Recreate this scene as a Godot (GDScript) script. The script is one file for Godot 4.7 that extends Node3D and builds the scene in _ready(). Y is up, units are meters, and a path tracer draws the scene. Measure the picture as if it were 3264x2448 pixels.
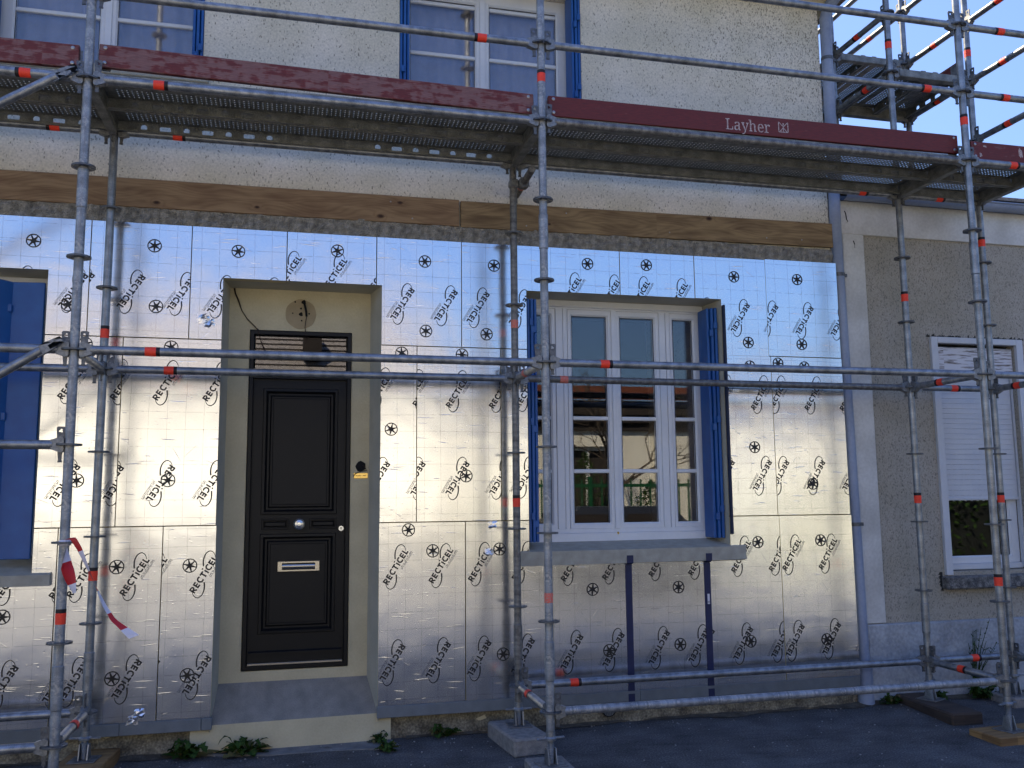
extends Node3D
# World frame: x along the facade, y up (0 = level of the working deck), z towards the street. Metres.

const ZF := -0.90      # face of the foil boards
const ZW := -0.97      # face of the house wall
const GY := -3.86      # street level under the scaffold
const PITCH := 0.5     # rosette spacing

var rng := RandomNumberGenerator.new()
var M := {}
var cache := {}


# ------------------------------------------------------------------ mesh builder
class MB:
	var v := PackedVector3Array()
	var n := PackedVector3Array()
	var t := PackedVector2Array()

	func uv_of(p: Vector3, nn: Vector3) -> Vector2:
		var a := nn.abs()
		if a.z >= a.x and a.z >= a.y:
			return Vector2(p.x, -p.y)
		if a.x >= a.y:
			return Vector2(p.z, -p.y)
		return Vector2(p.x, p.z)

	# corners run counter-clockwise seen from outside
	func tri(a: Vector3, b: Vector3, c: Vector3) -> void:
		var nn := (b - a).cross(c - a).normalized()
		for p in [a, c, b]:
			v.append(p); n.append(nn); t.append(uv_of(p, nn))

	func trin(a: Vector3, b: Vector3, c: Vector3, na: Vector3, nb: Vector3, nc: Vector3) -> void:
		var nn := (b - a).cross(c - a)
		for q in [[a, na], [c, nc], [b, nb]]:
			v.append(q[0]); n.append(q[1]); t.append(uv_of(q[0], nn))

	func quad(a: Vector3, b: Vector3, c: Vector3, d: Vector3) -> void:
		tri(a, b, c); tri(a, c, d)

	func quadn(a: Vector3, b: Vector3, c: Vector3, d: Vector3, na: Vector3, nb: Vector3, nc: Vector3, nd: Vector3) -> void:
		trin(a, b, c, na, nb, nc); trin(a, c, d, na, nc, nd)

	func box(lo: Vector3, hi: Vector3) -> void:
		var a := Vector3(minf(lo.x, hi.x), minf(lo.y, hi.y), minf(lo.z, hi.z))
		var b := Vector3(maxf(lo.x, hi.x), maxf(lo.y, hi.y), maxf(lo.z, hi.z))
		quad(Vector3(a.x, a.y, b.z), Vector3(b.x, a.y, b.z), Vector3(b.x, b.y, b.z), Vector3(a.x, b.y, b.z))
		quad(Vector3(b.x, a.y, a.z), Vector3(a.x, a.y, a.z), Vector3(a.x, b.y, a.z), Vector3(b.x, b.y, a.z))
		quad(Vector3(b.x, a.y, b.z), Vector3(b.x, a.y, a.z), Vector3(b.x, b.y, a.z), Vector3(b.x, b.y, b.z))
		quad(Vector3(a.x, a.y, a.z), Vector3(a.x, a.y, b.z), Vector3(a.x, b.y, b.z), Vector3(a.x, b.y, a.z))
		quad(Vector3(a.x, b.y, b.z), Vector3(b.x, b.y, b.z), Vector3(b.x, b.y, a.z), Vector3(a.x, b.y, a.z))
		quad(Vector3(a.x, a.y, a.z), Vector3(b.x, a.y, a.z), Vector3(b.x, a.y, b.z), Vector3(a.x, a.y, b.z))

	# box with chamfered edges on all 12 edges
	func cbox(lo: Vector3, hi: Vector3, c: float) -> void:
		var m := (lo + hi) * 0.5
		var h := (hi - lo).abs() * 0.5
		c = minf(c, minf(h.x, minf(h.y, h.z)) * 0.9)
		var ax := [Vector3.RIGHT, Vector3.UP, Vector3.BACK]
		var hh := [h.x, h.y, h.z]
		for i in 3:
			var j := (i + 1) % 3
			var k := (i + 2) % 3
			for s in [-1.0, 1.0]:
				var o: Vector3 = m + ax[i] * hh[i] * s
				var u: Vector3 = ax[j] * (hh[j] - c)
				var w: Vector3 = ax[k] * (hh[k] - c) * s
				quad(o - u - w, o + u - w, o + u + w, o - u + w)
			for s in [-1.0, 1.0]:
				for r in [-1.0, 1.0]:
					var p: Vector3 = m + ax[i] * hh[i] * s + ax[j] * (hh[j] - c) * r
					var q: Vector3 = m + ax[i] * (hh[i] - c) * s + ax[j] * hh[j] * r
					var e: Vector3 = ax[k] * (hh[k] - c) * s * r
					quad(p - e, q - e, q + e, p + e)
		for sx in [-1.0, 1.0]:
			for sy in [-1.0, 1.0]:
				for sz in [-1.0, 1.0]:
					var a := m + Vector3(h.x * sx, (h.y - c) * sy, (h.z - c) * sz)
					var b := m + Vector3((h.x - c) * sx, h.y * sy, (h.z - c) * sz)
					var d := m + Vector3((h.x - c) * sx, (h.y - c) * sy, h.z * sz)
					if sx * sy * sz > 0:
						tri(a, b, d)
					else:
						tri(a, d, b)

	func tube(a: Vector3, b: Vector3, r0: float, r1: float, seg := 16, caps := true) -> void:
		var d := (b - a).normalized()
		var s := d.cross(Vector3.UP if absf(d.y) < 0.9 else Vector3.RIGHT).normalized()
		var w := d.cross(s)
		for i in seg:
			var a0 := TAU * i / seg
			var a1 := TAU * (i + 1) / seg
			var e0 := s * cos(a0) + w * sin(a0)
			var e1 := s * cos(a1) + w * sin(a1)
			quadn(a + e0 * r0, a + e1 * r0, b + e1 * r1, b + e0 * r1, e0, e1, e1, e0)
			if caps:
				tri(a, a + e1 * r0, a + e0 * r0)
				tri(b, b + e0 * r1, b + e1 * r1)

	func path_tube(pts: Array, radii, seg := 6) -> void:
		var rings := []
		var last := Vector3.ZERO
		for i in pts.size():
			var d: Vector3 = (pts[mini(i + 1, pts.size() - 1)] - pts[maxi(i - 1, 0)]).normalized()
			var s := d.cross(Vector3.UP if absf(d.y) < 0.95 else Vector3.RIGHT).normalized()
			if last != Vector3.ZERO:
				s = (last - d * last.dot(d)).normalized()
			last = s
			var w := d.cross(s)
			var r: float = radii[i] if radii is Array else radii
			var ring := []
			for k in seg:
				var e := s * cos(TAU * k / seg) + w * sin(TAU * k / seg)
				ring.append([pts[i] + e * r, e])
			rings.append(ring)
		for i in rings.size() - 1:
			for k in seg:
				var p = rings[i][k]; var q = rings[i][(k + 1) % seg]
				var p2 = rings[i + 1][k]; var q2 = rings[i + 1][(k + 1) % seg]
				quadn(p[0], q[0], q2[0], p2[0], p[1], q[1], q2[1], p2[1])

	# profile of (radius, y) turned about the y axis through o
	func lathe(o: Vector3, prof: Array, seg := 20) -> void:
		for i in prof.size() - 1:
			var p: Vector2 = prof[i]
			var q: Vector2 = prof[i + 1]
			var dn := Vector2(q.y - p.y, -(q.x - p.x)).normalized()
			for k in seg:
				var a0 := TAU * k / seg
				var a1 := TAU * (k + 1) / seg
				var c0 := Vector3(cos(a0), 0, -sin(a0))
				var c1 := Vector3(cos(a1), 0, -sin(a1))
				var n0 := c0 * dn.x + Vector3.UP * dn.y
				var n1 := c1 * dn.x + Vector3.UP * dn.y
				quadn(o + c0 * p.x + Vector3.UP * p.y, o + c1 * p.x + Vector3.UP * p.y, o + c1 * q.x + Vector3.UP * q.y, o + c0 * q.x + Vector3.UP * q.y, n0, n1, n1, n0)

	# nested rectangles facing +z: profile of (inset, z); cap closes the last one
	func loops(x0: float, x1: float, y0: float, y1: float, prof: Array, cap := true) -> void:
		for i in prof.size() - 1:
			var a: float = prof[i][0]; var b: float = prof[i + 1][0]
			var za: float = prof[i][1]; var zb: float = prof[i + 1][1]
			var o := [Vector3(x0 + a, y0 + a, za), Vector3(x1 - a, y0 + a, za), Vector3(x1 - a, y1 - a, za), Vector3(x0 + a, y1 - a, za)]
			var q := [Vector3(x0 + b, y0 + b, zb), Vector3(x1 - b, y0 + b, zb), Vector3(x1 - b, y1 - b, zb), Vector3(x0 + b, y1 - b, zb)]
			for k in 4:
				quad(o[k], o[(k + 1) % 4], q[(k + 1) % 4], q[k])
		if cap:
			var e: float = prof[-1][0]; var ze: float = prof[-1][1]
			quad(Vector3(x0 + e, y0 + e, ze), Vector3(x1 - e, y0 + e, ze), Vector3(x1 - e, y1 - e, ze), Vector3(x0 + e, y1 - e, ze))

	# polygon in the xy plane (counter-clockwise), thick in z
	func prism(poly: Array, z0: float, z1: float) -> void:
		var c := Vector2.ZERO
		for p in poly:
			c += p / poly.size()
		for i in poly.size():
			var p: Vector2 = poly[i]
			var q: Vector2 = poly[(i + 1) % poly.size()]
			tri(Vector3(c.x, c.y, z1), Vector3(p.x, p.y, z1), Vector3(q.x, q.y, z1))
			tri(Vector3(c.x, c.y, z0), Vector3(q.x, q.y, z0), Vector3(p.x, p.y, z0))
			quad(Vector3(p.x, p.y, z0), Vector3(q.x, q.y, z0), Vector3(q.x, q.y, z1), Vector3(p.x, p.y, z1))

	# a plate in the xy plane, star-shaped round hole centre hc, with a hole; N rays
	func holed(outer: Array, hc: Vector2, hole: Callable, z0: float, z1: float, rays := 16) -> void:
		var angs := []
		for i in rays:
			angs.append(TAU * i / rays)
		for p in outer:
			angs.append(fposmod((p - hc).angle(), TAU))
		angs.sort()
		var po := []
		var pi_ := []
		for a in angs:
			var d := Vector2(cos(a), sin(a))
			var best := 1e9
			for i in outer.size():
				var p: Vector2 = outer[i] - hc
				var e: Vector2 = outer[(i + 1) % outer.size()] - outer[i]
				var den := d.cross(e)
				if absf(den) < 1e-12:
					continue
				var tt := p.cross(e) / den
				var ss := p.cross(d) / den
				if tt > 0 and ss >= -1e-6 and ss <= 1 + 1e-6:
					best = minf(best, tt)
			po.append(hc + d * best)
			pi_.append(hc + d * hole.call(a))
		for i in angs.size():
			var j := (i + 1) % angs.size()
			if (po[i] - po[j]).length() < 1e-7 and (pi_[i] - pi_[j]).length() < 1e-7:
				continue
			var a3 := func(p: Vector2, z: float) -> Vector3: return Vector3(p.x, p.y, z)
			quad(a3.call(pi_[i], z1), a3.call(po[i], z1), a3.call(po[j], z1), a3.call(pi_[j], z1))
			quad(a3.call(pi_[j], z0), a3.call(po[j], z0), a3.call(po[i], z0), a3.call(pi_[i], z0))
			quad(a3.call(po[i], z0), a3.call(po[j], z0), a3.call(po[j], z1), a3.call(po[i], z1))
			quad(a3.call(pi_[j], z0), a3.call(pi_[i], z0), a3.call(pi_[i], z1), a3.call(pi_[j], z1))

	func moved(x: Transform3D) -> MB:
		var o := MB.new()
		for p in v:
			o.v.append(x * p)
		for p in n:
			o.n.append((x.basis * p).normalized())
		o.t = t
		return o

	func add(o: MB) -> void:
		v.append_array(o.v); n.append_array(o.n); t.append_array(o.t)

	func into(m: ArrayMesh, mat: Material) -> void:
		if v.is_empty():
			return
		var a := []
		a.resize(Mesh.ARRAY_MAX)
		a[Mesh.ARRAY_VERTEX] = v; a[Mesh.ARRAY_NORMAL] = n; a[Mesh.ARRAY_TEX_UV] = t
		m.add_surface_from_arrays(Mesh.PRIMITIVE_TRIANGLES, a)
		m.surface_set_material(m.get_surface_count() - 1, mat)

	func mesh(mat: Material) -> ArrayMesh:
		var m := ArrayMesh.new()
		into(m, mat)
		return m


# ------------------------------------------------------------------ nodes
func part(parent: Node3D, called: String, mesh: Mesh, at := Transform3D()) -> MeshInstance3D:
	var o := MeshInstance3D.new()
	o.name = called
	o.mesh = mesh
	o.transform = at
	parent.add_child(o, true)
	return o

var taken := {}
func numbered(called: String) -> String:
	taken[called] = taken.get(called, -1) + 1
	return called if taken[called] == 0 else "%s_%03d" % [called, taken[called]]

func thing(called: String, label: String, category: String, at := Vector3.ZERO, group := "") -> Node3D:
	var o := Node3D.new()
	o.name = numbered(called)
	o.position = at
	add_child(o)
	tag(o, label, category, group)
	return o

func tag(o: Node3D, label: String, category: String, group := "") -> void:
	o.set_meta("label", label)
	o.set_meta("category", category)
	if group:
		o.set_meta("group", group)

func single(called: String, mesh: Mesh, label: String, category: String, at := Vector3.ZERO, group := "") -> MeshInstance3D:
	var o := part(self, numbered(called), mesh, Transform3D(Basis(), at))
	tag(o, label, category, group)
	return o

func struct(called: String, mesh: Mesh) -> MeshInstance3D:
	var o := part(self, called, mesh)
	o.set_meta("kind", "structure")
	return o

func V(x: float, y: float, z: float) -> Vector3:
	return Vector3(x, y, z)


# ------------------------------------------------------------------ textures
func noise_bytes(sd: int, freq: float, w: int, h: int, oct := 4, kind := FastNoiseLite.TYPE_SIMPLEX_SMOOTH) -> PackedByteArray:
	var f := FastNoiseLite.new()
	f.seed = sd
	f.frequency = freq
	f.noise_type = kind
	f.fractal_octaves = oct
	var im := f.get_seamless_image(w, h, false, false, 0.1, true)
	im.convert(Image.FORMAT_L8)
	return im.get_data()

func tex_rgb(data: PackedByteArray, w: int, h: int) -> ImageTexture:
	return ImageTexture.create_from_image(Image.create_from_data(w, h, false, Image.FORMAT_RGB8, data))

func tex_l(data: PackedByteArray, w: int, h: int) -> ImageTexture:
	return ImageTexture.create_from_image(Image.create_from_data(w, h, false, Image.FORMAT_L8, data))

# colours mixed by noise: c0 .. c1 with coarse and fine noise
func mottled(sd: int, size: int, fc: float, ff: float, c0: Color, c1: Color, fine := 0.4, contrast := 1.0) -> ImageTexture:
	var a := noise_bytes(sd, fc, size, size, 4)
	var b := noise_bytes(sd + 7, ff, size, size, 2)
	var o := PackedByteArray()
	o.resize(size * size * 3)
	for i in size * size:
		var k := clampf((lerpf(a[i], b[i], fine) / 255.0 - 0.5) * contrast + 0.5, 0, 1)
		var c := c0.lerp(c1, k)
		o[i * 3] = int(c.r * 255); o[i * 3 + 1] = int(c.g * 255); o[i * 3 + 2] = int(c.b * 255)
	return tex_rgb(o, size, size)

# the same surface with splashes of cement or paint
func flecked(t: ImageTexture, sd: int, c: Color, from: float) -> ImageTexture:
	var im := t.get_image()
	var w := im.get_width()
	var d := im.get_data()
	var a := noise_bytes(sd, 0.035, w, w, 5)
	var b := noise_bytes(sd + 1, 0.008, w, w, 2)
	for i in w * w:
		var k := clampf((0.75 * a[i] / 255.0 + 0.35 * b[i] / 255.0 - from) * 9.0, 0, 0.85)
		d[i * 3] = int(lerpf(d[i * 3], c.r * 255, k)); d[i * 3 + 1] = int(lerpf(d[i * 3 + 1], c.g * 255, k)); d[i * 3 + 2] = int(lerpf(d[i * 3 + 2], c.b * 255, k))
	return tex_rgb(d, w, w)

func fine_height(sd: int, size: int, freq: float, oct := 3, kind := FastNoiseLite.TYPE_SIMPLEX_SMOOTH) -> ImageTexture:
	return tex_l(noise_bytes(sd, freq, size, size, oct, kind), size, size)

func mat(c: Color, rough := 0.7, metal := 0.0) -> StandardMaterial3D:
	var m := StandardMaterial3D.new()
	m.albedo_color = c
	m.roughness = rough
	m.metallic = metal
	return m

func tri_mat(t: Texture2D, scale: float, rough := 0.8, metal := 0.0, world := true) -> StandardMaterial3D:
	var m := mat(Color.WHITE, rough, metal)
	m.albedo_texture = t
	m.uv1_triplanar = true
	m.uv1_world_triplanar = world
	m.uv1_scale = Vector3.ONE * scale
	return m

func bump(m: StandardMaterial3D, t: Texture2D, cm: float) -> StandardMaterial3D:
	m.heightmap_enabled = true
	m.heightmap_texture = t
	m.heightmap_scale = cm
	return m

# render (roughcast) over a rectangle: specks of dirt of their own, denser where "dirty" says so
func roughcast(sd: int, w: int, h: int, base: Color, dark: Color, specks: int, dirty: Callable) -> ImageTexture:
	var r := RandomNumberGenerator.new()
	r.seed = sd
	var a := noise_bytes(sd, 0.006, w, h, 4)
	var b := noise_bytes(sd + 1, 0.16, w, h, 3)
	var o := PackedByteArray()
	o.resize(w * h * 3)
	var br := base.r * 255; var bg := base.g * 255; var bb := base.b * 255
	for i in w * h:
		var k := 0.90 + 0.09 * a[i] / 255.0 + 0.16 * (b[i] / 255.0 - 0.5)
		o[i * 3] = clampi(int(br * k), 0, 255); o[i * 3 + 1] = clampi(int(bg * k), 0, 255); o[i * 3 + 2] = clampi(int(bb * k * (0.98 + 0.04 * a[i] / 255.0)), 0, 255)
	for s in specks:
		var x := r.randi_range(2, w - 3)
		var y := r.randi_range(2, h - 9)
		if r.randf() > dirty.call(float(x) / w, float(y) / h):
			continue
		var al := r.randf_range(0.2, 0.62)
		var len_ := r.randi_range(1, 5)
		var wd := r.randi_range(1, 2)
		var sl := r.randf_range(-0.5, 0.5)
		for j in len_:
			for q in wd:
				var px := clampi(x + q + int(sl * j), 0, w - 1)
				var ii := ((y + j) * w + px) * 3
				o[ii] = int(lerpf(o[ii], dark.r * 255, al)); o[ii + 1] = int(lerpf(o[ii + 1], dark.g * 255, al)); o[ii + 2] = int(lerpf(o[ii + 2], dark.b * 255, al))
	return tex_rgb(o, w, h)

func wood(sd: int, w: int, h: int, light: Color, dark: Color, knots: Array) -> ImageTexture:
	var f := FastNoiseLite.new()
	f.seed = sd
	f.frequency = 1.0
	f.fractal_octaves = 2
	var o := PackedByteArray()
	o.resize(w * h * 3)
	for y in h:
		for x in w:
			var u := float(x) / h
			var v := float(y) / h
			var wv := v * 9.0 + 3.2 * f.get_noise_2d(u * 0.25, v * 0.9)
			var kn := 0.0
			for k in knots:
				var d := Vector2((u - k[0]) * 0.55, v - k[1])
				var rr: float = d.length() / k[2]
				wv += 2.2 * exp(-rr * rr * 0.5) * (1 if d.y > 0 else -1)
				kn = maxf(kn, clampf(1.4 - rr * 1.6, 0, 1))
			var g := 0.5 + 0.5 * sin(wv * TAU * 0.8)
			g = clampf(0.30 + 0.30 * g * g + 0.35 * f.get_noise_2d(u * 1.3, v * 40.0) + 0.6 * f.get_noise_2d(u * 0.5 + 9.0, v * 2.2), 0, 1)
			var c := light.lerp(dark, g).lerp(Color(0.17, 0.09, 0.05), kn)
			var i := (y * w + x) * 3
			o[i] = int(c.r * 255); o[i + 1] = int(c.g * 255); o[i + 2] = int(c.b * 255)
	return tex_rgb(o, w, h)

# paint with scuffs that run along the board
func scuffed(sd: int, paint: Color, bare: Color, amount: float) -> ImageTexture:
	var w := 1024
	var h := 128
	var f := FastNoiseLite.new()
	f.seed = sd
	f.frequency = 1.0
	f.fractal_octaves = 4
	var o := PackedByteArray()
	o.resize(w * h * 3)
	for y in h:
		for x in w:
			var u := x / 100.0
			var v := y / 100.0
			var k := 0.75 * f.get_noise_2d(u * 0.5, v * 2.2) + 0.45 * f.get_noise_2d(u * 1.6 + 31.0, v * 1.2) + 0.30 * f.get_noise_2d(u * 1.2, v * 26.0)
			k = clampf((k + amount - 0.35) * 2.4, 0, 0.75)
			var c := paint.lerp(bare, k)
			c = c * (0.9 + 0.2 * f.get_noise_2d(u * 1.5, v * 24.0 + 50.0))
			var i := (y * w + x) * 3
			o[i] = clampi(int(c.r * 255), 0, 255); o[i + 1] = clampi(int(c.g * 255), 0, 255); o[i + 2] = clampi(int(c.b * 255), 0, 255)
	return tex_rgb(o, w, h)

func foil_textures() -> void:
	var s := 1024
	var a := noise_bytes(11, 0.004, s, s, 3)
	var b := noise_bytes(12, 0.09, s, s, 2)
	var wavy := Image.create_from_data(128, 128, false, Image.FORMAT_L8, noise_bytes(13, 0.03, 128, 128, 2))
	wavy.convert(Image.FORMAT_RF)
	wavy.resize(s, s, Image.INTERPOLATE_CUBIC)
	var wv := wavy.get_data().to_float32_array()
	var col := PackedByteArray(); col.resize(s * s * 3)
	var rgh := PackedByteArray(); rgh.resize(s * s)
	var hgt := PackedFloat32Array(); hgt.resize(s * s)
	for y in s:
		for x in s:
			var i := y * s + x
			var gx := fposmod(x + 3.0 * sin(y * 0.004), 102.4)
			var gy := fposmod(y + 2.0 * sin(x * 0.006), 102.4)
			var k := 0.955 + 0.03 * b[i] / 255.0
			if gx < 2.2 and a[(y * 7 % s) * s + x] > 60:
				k -= 0.17
			if gy < 2.2 and a[y * s + (x * 5 % s)] > 80:
				k -= 0.19
			col[i * 3] = int(k * 0.975 * 255); col[i * 3 + 1] = int(k * 0.98 * 255); col[i * 3 + 2] = int(k * 0.99 * 255)
			rgh[i] = clampi(int(40 + 0.04 * a[i] + 0.03 * b[i]), 0, 255)
			hgt[i] = 4.5 * wv[i]
	var r := RandomNumberGenerator.new()
	r.seed = 5
	for d in 340:                                       # dents
		var cx := r.randi_range(0, s - 1); var cy := r.randi_range(0, s - 1)
		var rad := r.randf_range(1.4, 4.0)
		var dep := r.randf_range(-1.8, 1.8)
		for dy in range(-8, 9):
			for dx in range(-8, 9):
				var q := exp(-(dx * dx + dy * dy) / (rad * rad))
				var i := posmod(cy + dy, s) * s + posmod(cx + dx, s)
				hgt[i] += dep * q
	for d in 80:                                        # creases, mostly level
		var cx := r.randf_range(0, s); var cy := r.randf_range(0, s)
		var ang := r.randfn(0.0, 0.05) if r.randf() < 0.8 else r.randf_range(0, PI)
		var ln := r.randf_range(20, 130)
		var dep := r.randf_range(0.8, 2.4)
		for j in int(ln):
			for e in range(-2, 3):
				var px := posmod(int(cx + cos(ang) * j - sin(ang) * e), s)
				var py := posmod(int(cy + sin(ang) * j + cos(ang) * e), s)
				hgt[py * s + px] += dep * exp(-e * e * 0.9) * sin(PI * j / ln)
				if e == 0 and dep > 1.5:
					for c in 3:
						col[(py * s + px) * 3 + c] = int(col[(py * s + px) * 3 + c] * 0.72)
	var hm := Image.create_from_data(s, s, false, Image.FORMAT_RF, hgt.to_byte_array())
	hm.bump_map_to_normal_map(1.0)
	var m := mat(Color(0.98, 0.98, 0.98), 1.0, 1.0)
	m.albedo_texture = tex_rgb(col, s, s)
	m.roughness_texture = tex_l(rgh, s, s)
	m.normal_enabled = true
	m.normal_texture = ImageTexture.create_from_image(hm)
	m.normal_scale = 0.19
	m.uv1_scale = Vector3.ONE / 1.1
	M.foil = m

func make_materials() -> void:
	var galv := mottled(3, 512, 0.012, 0.12, Color(0.42, 0.43, 0.44), Color(0.66, 0.67, 0.68), 0.35, 1.6)
	M.galv = tri_mat(galv, 2.2, 0.42, 0.72, false)
	M.galv_flecked = tri_mat(flecked(galv, 15, Color(0.72, 0.70, 0.67), 0.62), 2.2, 0.5, 0.45, false)
	M.galv2 = tri_mat(mottled(4, 512, 0.02, 0.15, Color(0.33, 0.32, 0.31), Color(0.58, 0.57, 0.55), 0.4, 1.9), 2.0, 0.52, 0.6, false)
	M.galv_deck = tri_mat(mottled(6, 512, 0.01, 0.1, Color(0.40, 0.40, 0.38), Color(0.60, 0.60, 0.57), 0.35, 1.5), 1.6, 0.5, 0.55, false)
	M.cast = tri_mat(mottled(5, 256, 0.03, 0.2, Color(0.40, 0.41, 0.42), Color(0.62, 0.62, 0.61), 0.5, 1.7), 5.0, 0.5, 0.6, false)
	M.rosette = tri_mat(mottled(8, 256, 0.03, 0.2, Color(0.30, 0.31, 0.32), Color(0.48, 0.48, 0.48), 0.5, 1.7), 5.0, 0.5, 0.6, false)
	M.orange = tri_mat(mottled(9, 256, 0.05, 0.3, Color(0.90, 0.20, 0.11), Color(1.0, 0.30, 0.17), 0.5, 1.6), 9.0, 0.55, 0.0, false)
	M.torn = tri_mat(mottled(10, 256, 0.05, 0.2, Color(0.95, 0.27, 0.14), Color(0.70, 0.62, 0.58), 0.3, 5.0), 9.0, 0.7, 0.0, false)
	M.black_band = mat(Color(0.09, 0.04, 0.05), 0.6)
	M.foam = mat(Color(0.78, 0.72, 0.55), 0.9)
	M.ink = mat(Color(0.06, 0.06, 0.07), 0.45)
	M.ink_grey = mat(Color(0.30, 0.31, 0.33), 0.5)
	M.disc = mat(Color(0.035, 0.035, 0.04), 0.5)
	foil_textures()
	M.torn_foil = mat(Color(0.95, 0.95, 0.96), 0.32, 1.0)
	# house
	var dirt := func(u: float, v: float) -> float:
		var k := 0.19
		k += 1.0 * clampf((u - 0.76) * 4.5, 0, 1) * clampf((0.52 - v) * 2.6, 0, 1)
		k += 0.7 * clampf((u - 0.975) * 60.0, 0, 1)
		return k
	M.crepi = mat(Color.WHITE, 0.92)
	M.crepi.albedo_texture = roughcast(21, 2048, 700, Color(0.875, 0.845, 0.765), Color(0.36, 0.34, 0.29), 90000, dirt)
	M.crepi.uv1_scale = V(1 / 6.7, 1 / 2.29, 1)
	M.crepi.uv1_offset = V(4.07 / 6.7, 1.66 / 2.29, 0)
	M.smooth_render = bump(tri_mat(mottled(23, 512, 0.008, 0.12, Color(0.70, 0.655, 0.53), Color(0.80, 0.755, 0.62), 0.35), 0.8, 0.9), fine_height(24, 512, 0.2), 0.12)
	M.reveal_grey = bump(tri_mat(mottled(26, 512, 0.008, 0.12, Color(0.64, 0.62, 0.55), Color(0.74, 0.72, 0.65), 0.35), 0.8, 0.9), fine_height(24, 512, 0.2), 0.12)
	M.concrete = bump(tri_mat(mottled(31, 512, 0.02, 0.15, Color(0.42, 0.41, 0.39), Color(0.70, 0.685, 0.66), 0.4, 2.0), 1.7, 0.95), fine_height(32, 512, 0.07, 4), 1.6)
	M.sill = bump(tri_mat(mottled(33, 512, 0.015, 0.2, Color(0.58, 0.56, 0.50), Color(0.70, 0.68, 0.62), 0.4, 1.3), 1.4, 0.9), fine_height(34, 512, 0.25), 0.06)
	M.step = tri_mat(mottled(35, 512, 0.012, 0.2, Color(0.43, 0.415, 0.385), Color(0.60, 0.58, 0.54), 0.4, 1.6), 1.1, 0.85)
	M.plinth = bump(tri_mat(mottled(36, 512, 0.012, 0.09, Color(0.29, 0.27, 0.23), Color(0.64, 0.605, 0.51), 0.45, 2.0), 1.1, 0.95), fine_height(37, 512, 0.1, 4), 0.6)
	M.track = tri_mat(mottled(38, 256, 0.02, 0.2, Color(0.38, 0.40, 0.41), Color(0.46, 0.48, 0.49), 0.4), 2.0, 0.55)
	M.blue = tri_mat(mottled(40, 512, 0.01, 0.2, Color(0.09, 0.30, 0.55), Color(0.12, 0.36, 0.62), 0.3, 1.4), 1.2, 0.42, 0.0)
	M.blue_shaded = tri_mat(mottled(41, 256, 0.01, 0.2, Color(0.06, 0.10, 0.20), Color(0.09, 0.14, 0.26), 0.3, 1.4), 1.2, 0.6, 0.0)  # shutter blue darkened: shade on the outer leaf put into the colour
	M.pvc = tri_mat(mottled(42, 256, 0.01, 0.1, Color(0.80, 0.81, 0.82), Color(0.86, 0.865, 0.87), 0.3), 1.0, 0.35)
	M.gasket = mat(Color(0.10, 0.10, 0.11), 0.7)
	M.door = tri_mat(mottled(43, 256, 0.01, 0.15, Color(0.055, 0.055, 0.06), Color(0.075, 0.074, 0.075), 0.4), 1.2, 0.45)
	M.door.metallic_specular = 0.36
	M.steel = mat(Color(0.72, 0.70, 0.66), 0.28, 1.0)
	M.chrome = mat(Color(0.75, 0.76, 0.78), 0.18, 1.0)
	M.brass = mat(Color(0.82, 0.70, 0.42), 0.25, 1.0)
	M.tape_blue = tri_mat(mottled(44, 256, 0.02, 0.2, Color(0.07, 0.10, 0.24), Color(0.10, 0.14, 0.31), 0.3), 2.0, 0.5)
	M.white_sticker = mat(Color(0.80, 0.80, 0.82), 0.5)
	M.stain = tri_mat(mottled(45, 256, 0.02, 0.2, Color(0.58, 0.52, 0.40), Color(0.65, 0.585, 0.46), 0.4), 2.0, 0.9)
	M.dark = mat(Color(0.05, 0.045, 0.04), 0.9)
	M.wire = mat(Color(0.13, 0.075, 0.05), 0.8)
	M.curtain = tri_mat(mottled(46, 256, 0.02, 0.3, Color(0.42, 0.42, 0.47), Color(0.52, 0.52, 0.57), 0.5), 2.0, 0.95)
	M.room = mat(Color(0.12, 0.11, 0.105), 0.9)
	var g := mat(Color(0.9, 0.95, 1.0, 0.0), 0.0)
	g.transparency = BaseMaterial3D.TRANSPARENCY_ALPHA
	g.metallic_specular = 0.5
	M.glass = g
	var w1 := mat(Color.WHITE, 0.75)
	w1.albedo_texture = wood(51, 1536, 96, Color(0.585, 0.485, 0.365), Color(0.445, 0.34, 0.245), [[2.3, 0.3, 0.09], [5.6, 0.25, 0.07], [9.9, 0.3, 0.1], [10.6, 0.75, 0.08], [13.2, 0.35, 0.07]])
	w1.uv1_scale = V(1 / 3.04, 1 / 0.19, 1)
	M.wood1 = w1
	var w2 := mat(Color.WHITE, 0.75)
	w2.albedo_texture = wood(57, 1536, 96, Color(0.585, 0.495, 0.36), Color(0.41, 0.325, 0.225), [[2.3, 0.6, 0.11], [6.4, 0.5, 0.06], [11.5, 0.2, 0.06]])
	w2.uv1_scale = V(1 / 2.96, 1 / 0.19, 1)
	M.wood2 = w2
	var red := Color(0.42, 0.13, 0.105)
	for q in [["toe_worn", 61, 0.60], ["toe_worn2", 62, 0.48], ["toe_clean", 63, -0.22], ["toe_splash", 64, 0.05]]:
		var m := mat(Color.WHITE, 0.6)
		m.albedo_texture = scuffed(q[1], red, Color(0.55, 0.43, 0.41), q[2])
		m.uv1_scale = V(1 / 1.28, 1 / 0.16, 1)
		M[q[0]] = m
	M.white_paint = tri_mat(mottled(65, 256, 0.06, 0.3, Color(0.50, 0.40, 0.39), Color(0.80, 0.77, 0.75), 0.5, 2.6), 6.0, 0.7)
	# ground
	var as_ := 1024
	var na := noise_bytes(71, 0.006, as_, as_, 4)
	var nb := noise_bytes(72, 0.16, as_, as_, 3)
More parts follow.
